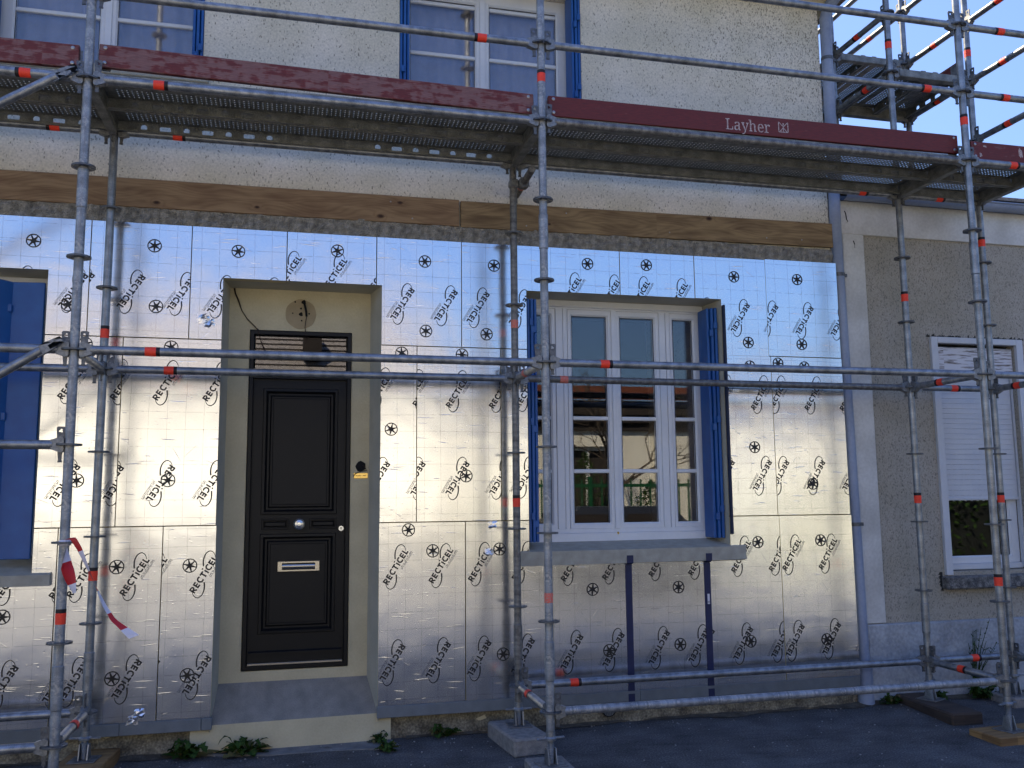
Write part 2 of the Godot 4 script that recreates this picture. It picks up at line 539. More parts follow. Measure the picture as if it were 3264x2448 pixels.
	var nd := noise_bytes(73, 0.03, as_, as_, 4)
	var ao := PackedByteArray(); ao.resize(as_ * as_ * 3)
	for y in as_:
		for x in as_:
			var i := y * as_ + x
			var st: float = nd[y * as_ + (x / 5)] / 255.0
			var k := 0.225 + 0.13 * na[i] / 255.0 + 0.26 * (nb[i] / 255.0 - 0.45) - 0.05 * clampf((st - 0.50) * 2.5, 0, 1)
			if nb[i] > 205:
				k += 0.10
			k = clampf(k, 0.05, 0.6)
			ao[i * 3] = int(k * 255); ao[i * 3 + 1] = int(k * 0.985 * 255); ao[i * 3 + 2] = int(k * 0.97 * 255)
	M.asphalt = bump(tri_mat(tex_rgb(ao, as_, as_), 0.42, 0.9), fine_height(74, 512, 0.25), 0.5)
	M.road = tri_mat(mottled(77, 512, 0.006, 0.2, Color(0.40, 0.395, 0.385), Color(0.51, 0.505, 0.49), 0.5, 1.5), 0.5, 0.9)
	M.cement = tri_mat(mottled(78, 512, 0.006, 0.2, Color(0.47, 0.46, 0.45), Color(0.58, 0.57, 0.55), 0.4, 1.4), 0.4, 0.9)
	M.slab = tri_mat(mottled(75, 512, 0.015, 0.2, Color(0.36, 0.36, 0.36), Color(0.52, 0.52, 0.51), 0.4, 1.5), 1.0, 0.9)
	M.soil = tri_mat(mottled(76, 512, 0.02, 0.2, Color(0.22, 0.19, 0.15), Color(0.40, 0.38, 0.33), 0.5, 2.0), 1.2, 0.95)
	# neighbour
	M.n_crepi = mat(Color.WHITE, 0.95)
	M.n_crepi.albedo_texture = roughcast(81, 1024, 1024, Color(0.68, 0.65, 0.59), Color(0.33, 0.32, 0.29), 70000, func(_u, _v): return 0.55)
	M.n_crepi.uv1_scale = V(1 / 3.2, 1 / 3.2, 1)
	M.n_smooth = tri_mat(mottled(82, 512, 0.006, 0.1, Color(0.72, 0.71, 0.68), Color(0.84, 0.835, 0.81), 0.3, 1.7), 0.6, 0.9)
	M.n_plinth = bump(tri_mat(mottled(83, 512, 0.008, 0.08, Color(0.52, 0.535, 0.55), Color(0.70, 0.715, 0.73), 0.4, 1.5), 0.7, 0.9), fine_height(84, 512, 0.05, 4), 0.5)
	M.n_sill = tri_mat(mottled(85, 512, 0.02, 0.12, Color(0.22, 0.22, 0.22), Color(0.55, 0.54, 0.52), 0.4, 2.2), 1.2, 0.9)
	M.n_shutter = tri_mat(mottled(86, 256, 0.02, 0.2, Color(0.74, 0.75, 0.77), Color(0.80, 0.81, 0.82), 0.4), 1.0, 0.5)
	var pw := 512
	var pa := noise_bytes(87, 0.012, pw, pw, 4)
	var pb := noise_bytes(88, 0.05, pw, pw, 3)
	var po := PackedByteArray(); po.resize(pw * pw * 3)
	for y in pw:
		for x in pw:
			var k: float = 0.5 * pa[((y * 7) % pw) * pw + x / 2] / 255.0 + 0.5 * pb[((y * 9) % pw) * pw + x / 6] / 255.0
			var c := Color(0.82, 0.82, 0.84).lerp(Color(0.36, 0.32, 0.29), clampf((k - 0.56) * 9.0, 0, 1))
			var i := (y * pw + x) * 3
			po[i] = int(c.r * 255); po[i + 1] = int(c.g * 255); po[i + 2] = int(c.b * 255)
	M.peeling = tri_mat(tex_rgb(po, pw, pw), 1.1, 0.85)
	M.mould = mat(Color(0.20, 0.195, 0.18), 0.95)
	M.zinc = tri_mat(mottled(89, 256, 0.01, 0.12, Color(0.48, 0.52, 0.60), Color(0.60, 0.64, 0.71), 0.3, 1.4), 1.0, 0.5)
	M.tile_grey = tri_mat(mottled(90, 256, 0.03, 0.15, Color(0.40, 0.37, 0.34), Color(0.60, 0.56, 0.52), 0.5, 1.7), 1.0, 0.85)
	M.tile_pale = tri_mat(mottled(99, 256, 0.03, 0.15, Color(0.52, 0.49, 0.47), Color(0.68, 0.65, 0.62), 0.5, 1.7), 1.0, 0.85)
	M.tile_red = tri_mat(mottled(91, 256, 0.03, 0.15, Color(0.34, 0.17, 0.11), Color(0.48, 0.27, 0.18), 0.5, 1.7), 1.0, 0.85)
	M.bolt = mat(Color(0.62, 0.62, 0.62), 0.35, 0.9)
	M.block = bump(tri_mat(mottled(92, 512, 0.02, 0.2, Color(0.42, 0.41, 0.40), Color(0.62, 0.60, 0.57), 0.5, 1.6), 2.0, 0.95), fine_height(93, 512, 0.1), 0.4)
	M.timber = tri_mat(wood(94, 512, 512, Color(0.60, 0.47, 0.29), Color(0.42, 0.31, 0.18), [[0.5, 0.5, 0.06]]), 2.0, 0.85)
	M.timber_old = tri_mat(wood(95, 512, 512, Color(0.30, 0.25, 0.21), Color(0.17, 0.14, 0.12), [[0.4, 0.5, 0.06]]), 2.0, 0.9)
	M.rw_red = mat(Color(0.72, 0.07, 0.08), 0.45)
	M.rw_white = mat(Color(0.85, 0.83, 0.86), 0.45)
	var lf := tri_mat(mottled(96, 256, 0.05, 0.2, Color(0.12, 0.20, 0.07), Color(0.24, 0.34, 0.12), 0.5, 1.5), 8.0, 0.7)
	lf.backlight_enabled = true
	lf.backlight = Color(0.2, 0.28, 0.08)
	M.leaf = lf
	M.leaf_dry = tri_mat(mottled(110, 256, 0.05, 0.2, Color(0.26, 0.27, 0.13), Color(0.40, 0.36, 0.20), 0.5, 1.5), 8.0, 0.85)
	lf.metallic_specular = 0.3
	# across the street
	M.o_wall = tri_mat(mottled(97, 512, 0.006, 0.1, Color(0.87, 0.845, 0.775), Color(0.93, 0.91, 0.85), 0.3), 0.3, 0.9)
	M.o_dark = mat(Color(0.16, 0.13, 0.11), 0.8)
	M.o_white = mat(Color(0.82, 0.82, 0.80), 0.5)
	M.green = mat(Color(0.06, 0.30, 0.16), 0.45)
	M.bark = tri_mat(mottled(98, 256, 0.03, 0.2, Color(0.24, 0.20, 0.16), Color(0.38, 0.33, 0.27), 0.5, 1.5), 3.0, 0.95)
	M.car = mat(Color(0.035, 0.037, 0.045), 0.3)
	M.car.clearcoat_enabled = true
	M.tyre = mat(Color(0.03, 0.03, 0.03), 0.9)


# ------------------------------------------------------------------ camera, sky, sun
func make_view() -> void:
	var cam := Camera3D.new()
	cam.name = "camera"
	cam.position = V(-1.45542, -2.28627, 5.06275)
	cam.rotation = V(0.124626, -0.242061, -0.009379)
	cam.fov = 46.4217
	cam.near = 0.05
	cam.far = 800.0
	cam.current = true
	add_child(cam)
	var sky := PhysicalSkyMaterial.new()
	sky.rayleigh_color = Color(0.225, 0.37, 0.86)
	sky.rayleigh_coefficient = 1.3
	sky.mie_coefficient = 0.006
	sky.mie_eccentricity = 0.6
	sky.mie_color = Color(0.69, 0.73, 0.81)
	sky.turbidity = 10.0
	sky.ground_color = Color(0.12, 0.11, 0.10)
	sky.energy_multiplier = 3.25
	var s := Sky.new()
	s.sky_material = sky
	var e := Environment.new()
	e.background_mode = Environment.BG_SKY
	e.sky = s
	e.background_energy_multiplier = 1.0
	e.tonemap_mode = Environment.TONE_MAPPER_LINEAR
	e.tonemap_exposure = 2.2
	e.sdfgi_enabled = true
	e.ssao_enabled = true
	e.ssil_enabled = true
	var we := WorldEnvironment.new()
	we.name = "environment"
	we.environment = e
	add_child(we)
	var sun := DirectionalLight3D.new()
	sun.name = "sun"
	sun.light_color = Color(1.0, 0.945, 0.85)
	sun.light_energy = 1.6
	sun.light_angular_distance = 0.5
	sun.shadow_enabled = true
	add_child(sun)
	sun.look_at_from_position(V(-0.42, 0.80, -0.70) * 30.0, Vector3.ZERO)


func _ready() -> void:
	rng.seed = 7
	make_view()
	make_materials()
	build_ground()
	build_house()
	build_neighbour()
	build_across()
	build_scaffold()
	build_small()


# ------------------------------------------------------------------ ground
func gh(x: float, z: float) -> float:
	var y := -3.83 - 0.03 * clampf(z + 0.98, 0.0, 3.0)
	if absf(x) < 9.0 and z > -1.2 and z < 4.0:
		y += 0.006 * sin(x * 3.1 + z * 1.7) + 0.004 * sin(x * 7.3 - z * 5.1)
	return y

func build_ground() -> void:
	var xs := [-400.0, -40.0, -12.0]
	for i in 97:
		xs.append(-9.6 + i * 0.2)
	xs.append_array([14.0, 40.0, 400.0])
	var zs := [-400.0, -40.0, -10.0, -1.6]
	for i in 36:
		zs.append(-1.1 + i * 0.15)
	zs.append_array([6.0, 9.0, 14.0, 40.0, 400.0])
	var b := MB.new()
	var nn := func(x: float, z: float) -> Vector3:
		return V(gh(x - 0.02, z) - gh(x + 0.02, z), 0.04, gh(x, z - 0.02) - gh(x, z + 0.02)).normalized()
	for i in xs.size() - 1:
		for j in zs.size() - 1:
			var x0: float = xs[i]; var x1: float = xs[i + 1]; var z0: float = zs[j]; var z1: float = zs[j + 1]
			b.quadn(V(x0, gh(x0, z1), z1), V(x1, gh(x1, z1), z1), V(x1, gh(x1, z0), z0), V(x0, gh(x0, z0), z0), nn.call(x0, z1), nn.call(x1, z1), nn.call(x1, z0), nn.call(x0, z0))
	struct("ground", b.mesh(M.asphalt))
	# cement apron before the doorstep, flush with the asphalt
	var s := MB.new()
	var rim := [Vector2(-2.03, -0.935), Vector2(-1.55, -0.80), Vector2(-0.90, -0.745), Vector2(-0.76, -0.80), Vector2(-0.80, -0.935)]
	var low := []
	for p in rim:
		low.append(V(p.x, gh(p.x, p.y) + 0.010, p.y))
	for i in rim.size() - 2:
		s.tri(low[0], low[i + 1], low[i + 2])
	for i in rim.size():
		var p: Vector3 = low[i]; var q: Vector3 = low[(i + 1) % rim.size()]
		s.quad(p - V(0, 0.03, 0), q - V(0, 0.03, 0), q, p)
	struct("pavement", s.mesh(M.slab))
	# the carriageway behind the camera: old pale asphalt, then a kerb and a cement pavement
	var rd := MB.new()
	rd.quad(V(-120, -3.914, 7.4), V(120, -3.914, 7.4), V(120, -3.914, 2.3), V(-120, -3.914, 2.3))
	struct("road", rd.mesh(M.road))
	struct("kerb", boxm(M.slab, V(-120, -3.95, 7.4), V(120, -3.80, 7.55), 0.01))
	struct("pavement_opposite", boxm(M.cement, V(-120, -3.96, 7.551), V(120, -3.805, 8.95)))
	# strip of dirt and grit along the foot of the walls
	var d := MB.new()
	var x := -5.0
	while x < 6.0:
		if x < -2.05 or x > -0.78:
			var w0 := 0.055 + 0.03 * sin(x * 5.3) + 0.02 * sin(x * 13.0)
			var w1 := 0.055 + 0.03 * sin((x + 0.1) * 5.3) + 0.02 * sin((x + 0.1) * 13.0)
			d.quad(V(x, gh(x, -0.97 + w0) + 0.005, -0.97 + w0), V(x + 0.1, gh(x + 0.1, -0.97 + w1) + 0.005, -0.97 + w1), V(x + 0.1, -3.812, -0.975), V(x, -3.812, -0.975))
		x += 0.1
	var o := struct("ground_dirt", d.mesh(M.soil))
	o.set_meta("label", "strip of dark soil and grit along the foot of the wall")


# ------------------------------------------------------------------ house
# a wall facing +z with openings [x0, x1, y0, y1]; faces and reveals in one mesh
func wall_mesh(m: Material, x0: float, x1: float, y0: float, y1: float, zf: float, zb: float, openings: Array) -> ArrayMesh:
	var xs := [x0, x1]
	var ys := [y0, y1]
	for o in openings:
		xs.append_array([o[0], o[1]]); ys.append_array([o[2], o[3]])
	xs.sort(); ys.sort()
	var b := MB.new()
	for i in xs.size() - 1:
		for j in ys.size() - 1:
			var a: float = xs[i]; var c: float = xs[i + 1]; var e: float = ys[j]; var f: float = ys[j + 1]
			if c - a < 1e-6 or f - e < 1e-6:
				continue
			var inside := false
			for o in openings:
				if (a + c) / 2 > o[0] and (a + c) / 2 < o[1] and (e + f) / 2 > o[2] and (e + f) / 2 < o[3]:
					inside = true
			if inside:
				continue
			b.quad(V(a, e, zf), V(c, e, zf), V(c, f, zf), V(a, f, zf))
			b.quad(V(c, e, zb), V(a, e, zb), V(a, f, zb), V(c, f, zb))
	for o in openings:
		var a: float = o[0]; var c: float = o[1]; var e: float = o[2]; var f: float = o[3]
		b.quad(V(a, e, zf), V(a, f, zf), V(a, f, zb), V(a, e, zb))
		b.quad(V(c, e, zb), V(c, f, zb), V(c, f, zf), V(c, e, zf))
		b.quad(V(a, f, zf), V(c, f, zf), V(c, f, zb), V(a, f, zb))
		b.quad(V(a, e, zb), V(c, e, zb), V(c, e, zf), V(a, e, zf))
	b.quad(V(x1, y0, zf), V(x1, y0, zb), V(x1, y1, zb), V(x1, y1, zf))
	b.quad(V(x0, y0, zb), V(x0, y0, zf), V(x0, y1, zf), V(x0, y1, zb))
	b.quad(V(x0, y1, zf), V(x1, y1, zf), V(x1, y1, zb), V(x0, y1, zb))
	b.quad(V(x0, y0, zb), V(x1, y0, zb), V(x1, y0, zf), V(x0, y0, zf))
	return b.mesh(m)

func boxm(m: Material, lo: Vector3, hi: Vector3, c := 0.0) -> ArrayMesh:
	var b := MB.new()
	if c > 0:
		b.cbox(lo, hi, c)
	else:
		b.box(lo, hi)
	return b.mesh(m)

func rebase(o: Node3D, at: Vector3) -> void:
	o.position = at
	for c in o.get_children():
		c.position -= at

# double glazing: two thin panes of glass
func pane(parent: Node3D, x0: float, x1: float, y0: float, y1: float, z: float) -> void:
	var b := MB.new()
	b.box(V(x0, y0, z - 0.004), V(x1, y1, z))
	b.box(V(x0, y0, z - 0.020), V(x1, y1, z - 0.016))
	part(parent, "pane", b.mesh(M.glass))

func shutter_leaf(parent: Node3D, lo: Vector3, hi: Vector3, m: Material) -> Node3D:
	return part(parent, "shutter_leaf", boxm(m, lo, hi, 0.004))

func build_house() -> void:
	var h := thing("house", "two-storey cream roughcast house with silver foil insulation boards over its ground floor", "house")
	# walls
	part(h, "upper_wall", wall_mesh(M.crepi, -8.0, 2.61, -0.42, 1.62, ZW, -1.30, [[-3.44, -2.085, 0.535, 1.5], [-0.768, 0.59, 0.535, 1.5]]))
	part(h, "lower_wall", wall_mesh(M.smooth_render, -8.0, 2.608, -3.84, -0.42, ZW - 0.004, -1.30, [[-1.93, -0.86, -3.66, -0.835], [0.10, 1.66, -2.70, -0.83], [-4.46, -2.925, -2.70, -0.83]]))
	part(h, "gable_wall", boxm(M.crepi, V(2.36, -3.84, -8.2), V(2.605, 1.618, -1.301)))
	part(h, "rear_wall", boxm(M.crepi, V(-8.0, -3.84, -8.5), V(2.6, 1.618, -8.21)))
	part(h, "side_wall", boxm(M.crepi, V(-8.0, -3.84, -8.2), V(-7.7, 1.618, -1.301)))
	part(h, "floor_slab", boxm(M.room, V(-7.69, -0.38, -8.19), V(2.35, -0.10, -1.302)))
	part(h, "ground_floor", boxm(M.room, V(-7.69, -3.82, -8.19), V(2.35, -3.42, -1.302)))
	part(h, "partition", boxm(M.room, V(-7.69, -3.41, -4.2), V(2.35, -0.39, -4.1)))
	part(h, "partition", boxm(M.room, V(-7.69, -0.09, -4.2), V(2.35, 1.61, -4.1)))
	var rf := MB.new()
	var zr := -4.75
	for q in [[-0.55, 1.60], ]:
		rf.quad(V(-8.3, 1.80, -0.62), V(2.86, 1.80, -0.62), V(2.86, 4.55, zr), V(-8.3, 4.55, zr))
		rf.quad(V(2.86, 1.80, -8.9), V(-8.3, 1.80, -8.9), V(-8.3, 4.55, zr), V(2.86, 4.55, zr))
		rf.quad(V(-8.3, 1.70, -0.62), V(2.86, 1.70, -0.62), V(2.86, 1.80, -0.62), V(-8.3, 1.80, -0.62))
		rf.quad(V(-8.3, 1.70, -8.9), V(2.86, 1.70, -8.9), V(2.86, 1.70, -0.62), V(-8.3, 1.70, -0.62))
		rf.tri(V(2.86, 1.70, -0.62), V(2.86, 1.70, -8.9), V(2.86, 4.55, zr))
		rf.tri(V(-8.3, 1.70, -8.9), V(-8.3, 1.70, -0.62), V(-8.3, 4.55, zr))
	part(h, "roof", rf.mesh(M.tile_grey))
	# cornice under the eaves
	var cn := MB.new()
	var pr := [Vector2(0, 1.60), Vector2(0.05, 1.60), Vector2(0.07, 1.63), Vector2(0.13, 1.66), Vector2(0.16, 1.70)]
	for i in pr.size() - 1:
		var p: Vector2 = pr[i]; var q: Vector2 = pr[i + 1]
		cn.quad(V(-8, p.y, ZW + p.x), V(2.63 + p.x, p.y, ZW + p.x), V(2.63 + q.x, q.y, ZW + q.x), V(-8, q.y, ZW + q.x))
		cn.quad(V(2.63 + p.x, p.y, ZW + p.x), V(2.63 + p.x, p.y, -8.5), V(2.63 + q.x, q.y, -8.5), V(2.63 + q.x, q.y, ZW + q.x))
	cn.quad(V(-8, 1.60, -8.5), V(2.63, 1.60, -8.5), V(2.63, 1.60, ZW), V(-8, 1.60, ZW))
	part(h, "cornice", cn.mesh(M.smooth_render))
	build_upper_windows(h)
	build_band(h)
	build_boards(h)
	build_door(h)
	build_ground_window(h)
	build_left_window(h)
	build_downpipe(h)
	# plinth under the boards, rough and uneven
	for seg in [[-8.0, -1.94], [-0.80, 2.60]]:
		var b := MB.new()
		var x: float = seg[0] if seg[0] > -5.0 else -5.0
		while x < seg[1] - 1e-4:
			var x1: float = minf(x + 0.06, seg[1])
			for j in 4:
				var ya := -3.85 + j * 0.0525
				var yb := ya + 0.0525
				var off := func(xx: float, yy: float) -> float: return ZW + 0.004 + 0.012 * sin(xx * 17.0 + yy * 23.0) * sin(xx * 7.1 - yy * 41.0) + 0.02 * clampf(-3.76 - yy, 0, 0.1) * 5.0
				b.quad(V(x, ya, off.call(x, ya)), V(x1, ya, off.call(x1, ya)), V(x1, yb, off.call(x1, yb)), V(x, yb, off.call(x, yb)))
			x = x1
		part(h, "plinth", b.mesh(M.plinth))
	# round vent grille
	var vt := MB.new()
	for i in 24:
		var a0 := TAU * i / 24; var a1 := TAU * (i + 1) / 24
		vt.quad(V(cos(a0) * 0.045, sin(a0) * 0.045, 0.02), V(cos(a0) * 0.052, sin(a0) * 0.052, 0.02), V(cos(a1) * 0.052, sin(a1) * 0.052, 0.02), V(cos(a1) * 0.045, sin(a1) * 0.045, 0.02))
		vt.tri(V(0, 0, 0.002), V(cos(a0) * 0.05, sin(a0) * 0.05, 0.002), V(cos(a1) * 0.05, sin(a1) * 0.05, 0.002))
	var vg := part(h, "vent", vt.mesh(M.dark), Transform3D(Basis(), V(0.688, -3.735, ZW + 0.012)))
	for i in 7:
		var sx := -0.036 + i * 0.012
		var hh := sqrt(0.0475 * 0.0475 - sx * sx)
		part(vg, "slat", boxm(M.track, V(sx - 0.003, -hh, 0.008), V(sx + 0.003, hh, 0.018)))
	# starter track
	for seg in [[-3.9, -2.42], [-2.418, -1.955], [-1.953, -1.893], [-0.89, 0.9], [0.902, 2.615]]:
		var b := MB.new()
		b.cbox(V(seg[0], -3.685, ZW), V(seg[1], -3.612, ZF + 0.004), 0.003)
		part(h, "starter_track", b.mesh(M.track))
	rebase(h, V(-2.7, -3.84, -1.0))

func build_band(h: Node3D) -> void:
	# rough concrete strip left bare between the boards and the timber
	var f := FastNoiseLite.new()
	f.seed = 3
	f.frequency = 9.0
	f.fractal_octaves = 4
	var b := MB.new()
	var nx := 360
	var ny := 7
	var pt := func(i: int, j: int) -> Vector3:
		var x := -4.2 + 6.81 * i / nx
		var y := -0.56 + 0.16 * j / ny
		return V(x, y, -0.945 + 0.022 * f.get_noise_2d(x, y * 1.6) + 0.012 * f.get_noise_2d(x * 3.0, y * 4.0))
	for i in nx:
		for j in ny:
			b.quad(pt.call(i, j), pt.call(i + 1, j), pt.call(i + 1, j + 1), pt.call(i, j + 1))
	part(h, "concrete_band", b.mesh(M.concrete))
	var w1 := MB.new()
	w1.cbox(V(-2.43, -0.095, -0.016), V(2.43, 0.095, 0.016), 0.003)
	var p1 := part(h, "timber_board", w1.mesh(M.wood1), Transform3D(Basis(Vector3.BACK, 0.004), V(-2.775, -0.320, -0.948)))
	p1.set_meta("label", "brown timber board with knots")
	var w2 := MB.new()
	w2.cbox(V(-1.475, -0.095, -0.016), V(1.475, 0.095, 0.016), 0.003)
	var p2 := part(h, "timber_board", w2.mesh(M.wood2), Transform3D(Basis(Vector3.BACK, 0.009), V(1.142, -0.302, -0.950)))
	p2.set_meta("label", "paler timber board with swirling grain")
	var sc := MB.new()
	sc.lathe(Vector3.ZERO, [Vector2(0.006, 0), Vector2(0.005, 0.003), Vector2(0.0, 0.004)], 10)
	var sm := sc.mesh(M.bolt)
	for p in [[-0.5, 0.05, p1], [1.95, 0.05, p1], [2.1, -0.06, p1], [-2.0, 0.02, p1], [-1.0, -0.06, p2], [-0.7, 0.05, p2], [0.1, -0.05, p2], [0.9, -0.05, p2], [1.2, -0.05, p2]]:
		part(p[2], "screw", sm, Transform3D(Basis(Vector3.RIGHT, PI / 2), V(p[0], p[1], 0.016)))

# --- the print on the boards: strokes as flat triangles in the board's plane
var logo_black := []
var logo_grey := []

func stroke(out: Array, pts: Array, w0: float, w1: float) -> void:
	for i in pts.size() - 1:
		var a: Vector2 = pts[i]; var c: Vector2 = pts[i + 1]
		var n := pts.size() - 1
		var wa := lerpf(w0, w1, float(i) / n) / 2
		var wb := lerpf(w0, w1, float(i + 1) / n) / 2
		var pa: Vector2 = (pts[mini(i + 1, n)] - pts[maxi(i - 1, 0)]).normalized().orthogonal()
		var pb: Vector2 = (pts[mini(i + 2, n)] - pts[i]).normalized().orthogonal()
		out.append([a - pa * wa, a + pa * wa, c + pb * wb])
		out.append([a - pa * wa, c + pb * wb, c - pb * wb])

func bar(out: Array, a: Vector2, b: Vector2, w: float) -> void:
	stroke(out, [a, b], w, w)

func smooth_path(pts: Array, n := 5) -> Array:
	var o := []
	for i in pts.size() - 1:
		var p0: Vector2 = pts[maxi(i - 1, 0)]; var p1: Vector2 = pts[i]; var p2: Vector2 = pts[i + 1]; var p3: Vector2 = pts[mini(i + 2, pts.size() - 1)]
		for k in n:
			o.append(p1.cubic_interpolate(p2, p0, p3, float(k) / n))
	o.append(pts[-1])
	return o

func make_logo() -> void:
	# word: RECTiCEL, capitals of height 1, then turned and scaled
	var L := []
	var x := 0.0
	var w := 0.235
	for ch in "RECTiCEL":
		match ch:
			"R":
				bar(L, Vector2(x + w / 2, 0), Vector2(x + w / 2, 1), w)
				var pts := [Vector2(x + w / 2, 1 - w / 2)]
				for k in 9:
					var a := PI / 2 - PI * k / 8
					pts.append(Vector2(x + 0.40 + cos(a) * 0.24, 0.68 + sin(a) * (0.32 - w / 2)))
				pts.append(Vector2(x + w / 2, 0.455))
				stroke(L, pts, w, w)
				bar(L, Vector2(x + 0.34, 0.45), Vector2(x + 0.66, 0.0), w)
				x += 0.92
			"E":
				bar(L, Vector2(x + w / 2, 0), Vector2(x + w / 2, 1), w)
				for y in [w / 2, 0.5, 1 - w / 2]:
					bar(L, Vector2(x + w / 2, y), Vector2(x + 0.6, y), w)
				x += 0.80
			"C":
				var pts := []
				for k in 15:
					var a := deg_to_rad(48 + 264.0 * k / 14)
					pts.append(Vector2(x + 0.5 + cos(a) * (0.5 - w / 2), 0.5 + sin(a) * (0.52 - w / 2)))
				stroke(L, pts, w, w)
				x += 0.95
			"T":
				bar(L, Vector2(x, 1 - w / 2), Vector2(x + 0.74, 1 - w / 2), w)
				bar(L, Vector2(x + 0.37, 0), Vector2(x + 0.37, 1), w)
				x += 0.90
			"i":
				bar(L, Vector2(x + w / 2, 0), Vector2(x + w / 2, 0.78), w)
				bar(L, Vector2(x + w / 2, 1.02), Vector2(x + w / 2, 1.22), w)
				x += 0.36
			"L":
				bar(L, Vector2(x + w / 2, 0), Vector2(x + w / 2, 1), w)
				bar(L, Vector2(x + w / 2, w / 2), Vector2(x + 0.58, w / 2), w)
				x += 0.58
	var cap := 0.252 / x
	var rot := Transform2D(deg_to_rad(57.5), Vector2.ZERO)
	for t in L:
		var q := []
		for p in t:
			q.append(rot * ((p - Vector2(x / 2, 0.5)) * cap))
		logo_black.append(q)
	var k := 0.00089
	var arc := []
	for p in [[-4, 55], [-6, 90], [0, 122], [15, 148], [38, 160], [59, 150], [69, 132], [73, 116]]:
		arc.append(Vector2(p[0], p[1]) * k)
	arc = smooth_path(arc, 4)
	var inv := []
	for p in arc:
		inv.append(-p)
	stroke(logo_black, arc, 0.0092, 0.0028)
	stroke(logo_black, inv, 0.0092, 0.0028)
	# the hand-written line beneath
	var gl := {
		"i": [0.42, [[0.02, 0.9], [0.08, 0.2], [0.2, 0.0], [0.38, 0.2]], [[0.06, 1.25], [0.09, 1.38]]],
		"n": [0.78, [[0.0, 1.0], [0.06, 0.0]], [[0.06, 0.55], [0.28, 1.0], [0.48, 0.8], [0.48, 0.2], [0.58, 0.0], [0.74, 0.2]]],
		"s": [0.55, [[0.45, 0.85], [0.22, 1.0], [0.12, 0.72], [0.42, 0.32], [0.28, 0.0], [0.0, 0.12]]],
		"u": [0.82, [[0.0, 1.0], [0.04, 0.25], [0.22, 0.0], [0.46, 0.25], [0.56, 1.0], [0.55, 0.15], [0.66, 0.0], [0.78, 0.2]]],
		"l": [0.40, [[0.04, 1.75], [0.06, 0.25], [0.18, 0.0], [0.36, 0.2]]],
		"a": [0.80, [[0.55, 0.85], [0.28, 1.0], [0.04, 0.5], [0.2, 0.0], [0.48, 0.35], [0.58, 1.0], [0.56, 0.1], [0.76, 0.15]]],
		"t": [0.52, [[0.2, 1.55], [0.16, 0.25], [0.28, 0.0], [0.48, 0.2]], [[0.0, 1.1], [0.45, 1.16]]],
		"o": [0.72, [[0.3, 1.0], [0.06, 0.5], [0.28, 0.0], [0.54, 0.45], [0.32, 1.0], [0.68, 0.88]]],
	}
	x = 0.0
	var G := []
	for ch in "insulation":
		for s in gl[ch].slice(1):
			var pts := []
			for p in s:
				pts.append(Vector2(x + p[0] + 0.18 * p[1], p[1]))
			stroke(G, smooth_path(pts, 3) if pts.size() > 2 else pts, 0.13, 0.10)
		x += gl[ch][0]
	var unit := 0.132 / x
	for t in G:
		var q := []
		for p in t:
			q.append(rot * (Vector2(p.x * unit, p.y * unit * 0.75)) + Vector2(48, -21) * k)
		logo_grey.append(q)

# clip a triangle (Vector2s) to a rectangle, append as fan
func clipped(b: MB, poly: Array, r: Array, z: float, org: Vector2) -> void:
	for side in 4:
		var o := []
		for i in poly.size():
			var p: Vector2 = poly[i]; var q: Vector2 = poly[(i + 1) % poly.size()]
			var dp: float; var dq: float
			match side:
				0: dp = p.x - r[0]; dq = q.x - r[0]
				1: dp = r[1] - p.x; dq = r[1] - q.x
				2: dp = p.y - r[2]; dq = q.y - r[2]
				_: dp = r[3] - p.y; dq = r[3] - q.y
			if dp >= 0:
				o.append(p)
			if (dp > 0 and dq < 0) or (dp < 0 and dq > 0):
				o.append(p + (q - p) * (dp / (dp - dq)))
		poly = o
		if poly.size() < 3:
			return
	var area := 0.0
	for i in poly.size():
		area += poly[i].cross(poly[(i + 1) % poly.size()])
	for i in range(1, poly.size() - 1):
		var a: Vector2 = poly[0] - org; var c: Vector2 = poly[i] - org; var d: Vector2 = poly[i + 1] - org
		if area > 0:
			b.tri(V(a.x, a.y, z), V(c.x, c.y, z), V(d.x, d.y, z))
		else:
			b.tri(V(a.x, a.y, z), V(d.x, d.y, z), V(c.x, c.y, z))

func disc_mesh() -> ArrayMesh:
	var b := MB.new()
	var R := 0.0435
	for i in 36:
		var a0 := TAU * i / 36; var a1 := TAU * (i + 1) / 36
		var c0 := Vector2(cos(a0), sin(a0)); var c1 := Vector2(cos(a1), sin(a1))
		var ri := R - 0.0062
		b.quad(V(c0.x * ri, c0.y * ri, 0.003), V(c0.x * R, c0.y * R, 0.003), V(c1.x * R, c1.y * R, 0.003), V(c1.x * ri, c1.y * ri, 0.003))
		b.quad(V(c0.x * R, c0.y * R, 0), V(c1.x * R, c1.y * R, 0), V(c1.x * R, c1.y * R, 0.003), V(c0.x * R, c0.y * R, 0.003))
		b.quad(V(c1.x * ri, c1.y * ri, 0), V(c0.x * ri, c0.y * ri, 0), V(c0.x * ri, c0.y * ri, 0.003), V(c1.x * ri, c1.y * ri, 0.003))
	for k in 6:
		var d := Vector2.from_angle(TAU * k / 6 + 0.3)
		var o := d.orthogonal()
		b.prism([d * 0.004 - o * 0.0075, d * 0.039 - o * 0.0022, d * 0.039 + o * 0.0022, d * 0.004 + o * 0.0075].map(func(p): return p) if d.cross(o) < 0 else [d * 0.004 + o * 0.0075, d * 0.039 + o * 0.0022, d * 0.039 - o * 0.0022, d * 0.004 - o * 0.0075], 0.0, 0.0036)
	var hub := []
	for k in 16:
		hub.append(Vector2.from_angle(TAU * k / 16) * 0.0115)
	b.prism(hub, 0.0, 0.0042)
	return b.mesh(M.disc)

